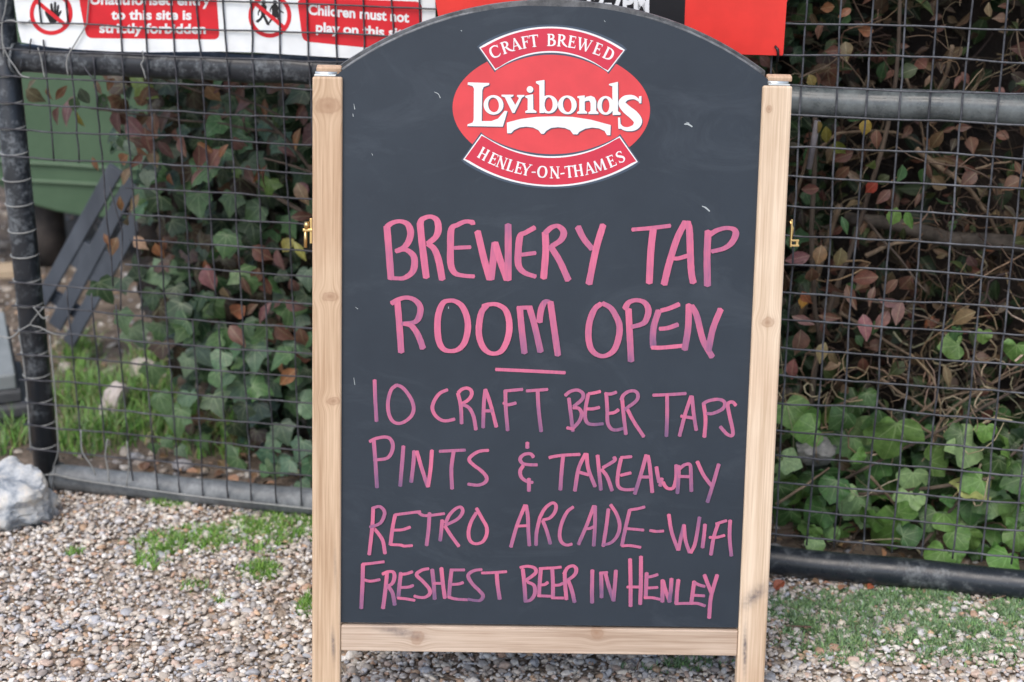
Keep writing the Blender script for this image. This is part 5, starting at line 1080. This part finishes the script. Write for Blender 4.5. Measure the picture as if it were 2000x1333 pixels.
g0 = ground(38, 1022); rock('flint_rock', 'large white and blue-grey flint rock against the foot of the left gate post', g0 + np.array([-.012, .02, .048]), .094, .075, .068, 5, M_flint, 5, .5)
g0 = ground(226, 818); rock('rock', 'pinkish white rock half hidden in the long grass behind the left gate', g0 + np.array([0, 0, .035]), .036, .035, .050, 9, M_rock, 4, .9)
g0 = ground(285, 742); rock('rock', 'pale rock higher up in the grass with a brown leaf against it', g0 + np.array([0, 0, .02]), .05, .04, .03, 12, M_rock, 4, .2)
g0 = ground(130, 728); rock('rock', 'small white stone in the grass beside the left gate post', g0 + np.array([0, 0, .012]), .018, .016, .014, 15, M_rock, 3, .3)
g0 = ground(358, 920); rock('rock', 'little grey stone on the bare soil just behind the low left rail', g0 + np.array([0, 0, .012]), .024, .02, .014, 17, noisy('grey_stone', (.17, .17, .18), (.32, .31, .31), 20, .8, .5), 3, .3)
g0 = atw(1588, 880, .14); rock('rock', 'mottled grey stone among the ivy beside the right post of the chalkboard', g0, .040, .03, .030, 21, noisy('mottled_stone', (.09, .10, .09), (.34, .33, .31), 30, .7, .5), 4, .3)

# ------------------------------------------------------------------ things standing behind on the left
M_green = noisy('green_plastic', (.06, .115, .065), (.085, .15, .088), 5, .5, .15, 30)
M_darkm = noisy('dark_rubber', (.018, .016, .016), (.06, .05, .045), 18, .8, .3)
YB = 4.42; nY = np.array([0, 1., 0])
def yb(px, py, dy=0): return hit(px, py, (0, YB + dy, 0), nY)
bn = empty('green_container', yb(100, 430), 'large green plastic container with ribs on dark feet beyond the left gate', 'container')
bot = [(-150, 352), (0, 364), (30, 384), (60, 400), (110, 414), (165, 424), (240, 428), (330, 424)]
outl = [yb(*p) for p in bot]; topz = 1.02
pts = [np.array([outl[0][0], YB, topz])] + outl + [np.array([outl[-1][0] + .05, YB, topz])]
mb = MB(); extrude_poly(mb, pts, (0, .75, 0)); mb.build('body', M_green, bn, bevel=.018, seg=3)
for (ya, yb_) in ((322, 331), (357, 364)):
    t = MB(); t.tube([yb(-150, ya - 16, -.003), yb(0, ya - 6, -.003), yb(120, ya, -.003), yb(240, yb_, -.003), yb(330, yb_ + 1, -.003)], .006, 8); t.build('rib', M_green, bn, smooth=True)
mb = MB(); mb.box((outl[0][0] - .02, YB - .03, topz + .002), (outl[-1][0] - outl[0][0] + .09, 0, 0), (0, .81, 0), (0, 0, .05)); mb.build('lid', M_green, bn, bevel=.012)
for px in (92, 300, -110):
    g = ground(px, 522); t = MB(); top = yb(px, 405, .1)
    t.tube([(g[0], YB + .12, .0), (g[0], YB + .12, top[2] * .5), (g[0], YB + .12, top[2] + .08)], [.055, .050, .05], 16); t.build('foot', M_darkm, bn, smooth=True)

M_slat = noisy('grey_slat_paint', (.045, .055, .072), (.085, .10, .125), 12, .6, .3, 80, stretch=(1, 1, .3))
DS = .66
sp_ = empty('slatted_panel', atw(110, 660, DS), 'dark blue-grey slatted wooden panel leaning against the ivy behind the left gate', 'slatted panel')
sb = WN * .012
for q in ([(212, 320), (238, 338), (88, 600), (66, 586)], [(245, 346), (269, 363), (117, 648), (94, 630)], [(262, 400), (288, 418), (142, 680), (122, 664)]):
    mb = MB(); extrude_poly(mb, [atw(x, y, DS) for x, y in q], sb); mb.build('slat', M_slat, sp_, bevel=.0015)
for q in ([(156, 466), (182, 484), (154, 530), (130, 512)], [(190, 480), (212, 494), (184, 556), (160, 538)]):
    mb = MB(); extrude_poly(mb, [atw(x, y, DS + .004) for x, y in q], sb * .8); mb.build('spacer', M_slat, sp_, bevel=.0015)
for q in ([(225, 380), (285, 418), (270, 440), (212, 402)], [(92, 560), (160, 606), (150, 626), (84, 582)]):
    mb = MB(); extrude_poly(mb, [atw(x, y, DS + .016) for x, y in q], sb * 1.2); mb.build('crosspiece', M_slat, sp_, bevel=.0015)

M_tray = noisy('grey_plastic', (.16, .18, .185), (.25, .275, .28), 6, .5, .2, 60)
M_tray2 = noisy('dark_slab', (.035, .038, .042), (.08, .085, .09), 10, .7, .4, 60)
g0 = ground(20, 845)
tr = empty('grey_tray', g0, 'weathered grey plastic lid lying on dark slabs at the left edge behind the gate post', 'lid')
ax = np.array([math.cos(.35), math.sin(.35), 0]); ay = np.array([-ax[1], ax[0], 0])
def tb(nm, par, a0, a1, b0, b1, z0, z1, m, bv, tilt=0.):
    mb = MB(); mb.box(g0 + ax * a0 + ay * b0 + np.array([0, 0, z0]), ax * (a1 - a0), ay * (b1 - b0) + np.array([0, 0, tilt]), (0, 0, z1 - z0)); return mb.build(nm, m, par, bevel=bv, seg=3)
tb('lid', tr, -.36, .025, .03, .30, .085, .120, M_tray, .005, .06); tb('rim', tr, -.37, .032, .02, .31, .060, .083, M_tray2, .003, .06)
sl_ = empty('dark_slab', g0, 'dark grey slab under the weathered lid at the left edge', 'slab')
tb('slab', sl_, -.38, .05, .00, .30, .030, .057, M_tray2, .006); tb('base_block', sl_, -.38, .06, .02, .30, 0.0, .027, M_tray2, .005)
M_plank = noisy('raw_plank', (.38, .29, .19), (.58, .47, .34), 10, .8, .3, 60, stretch=(.2, 2, 2))
gp = ground(5, 552); mb = MB(); mb.box(gp + np.array([-.5, -.01, .0]), (.56, .05, 0), (0, .09, 0), (0, 0, .022)); o = mb.build('plank', M_plank, bevel=.002); tag(o, 'pale raw timber plank on the stony ground beyond the gate post', 'plank')
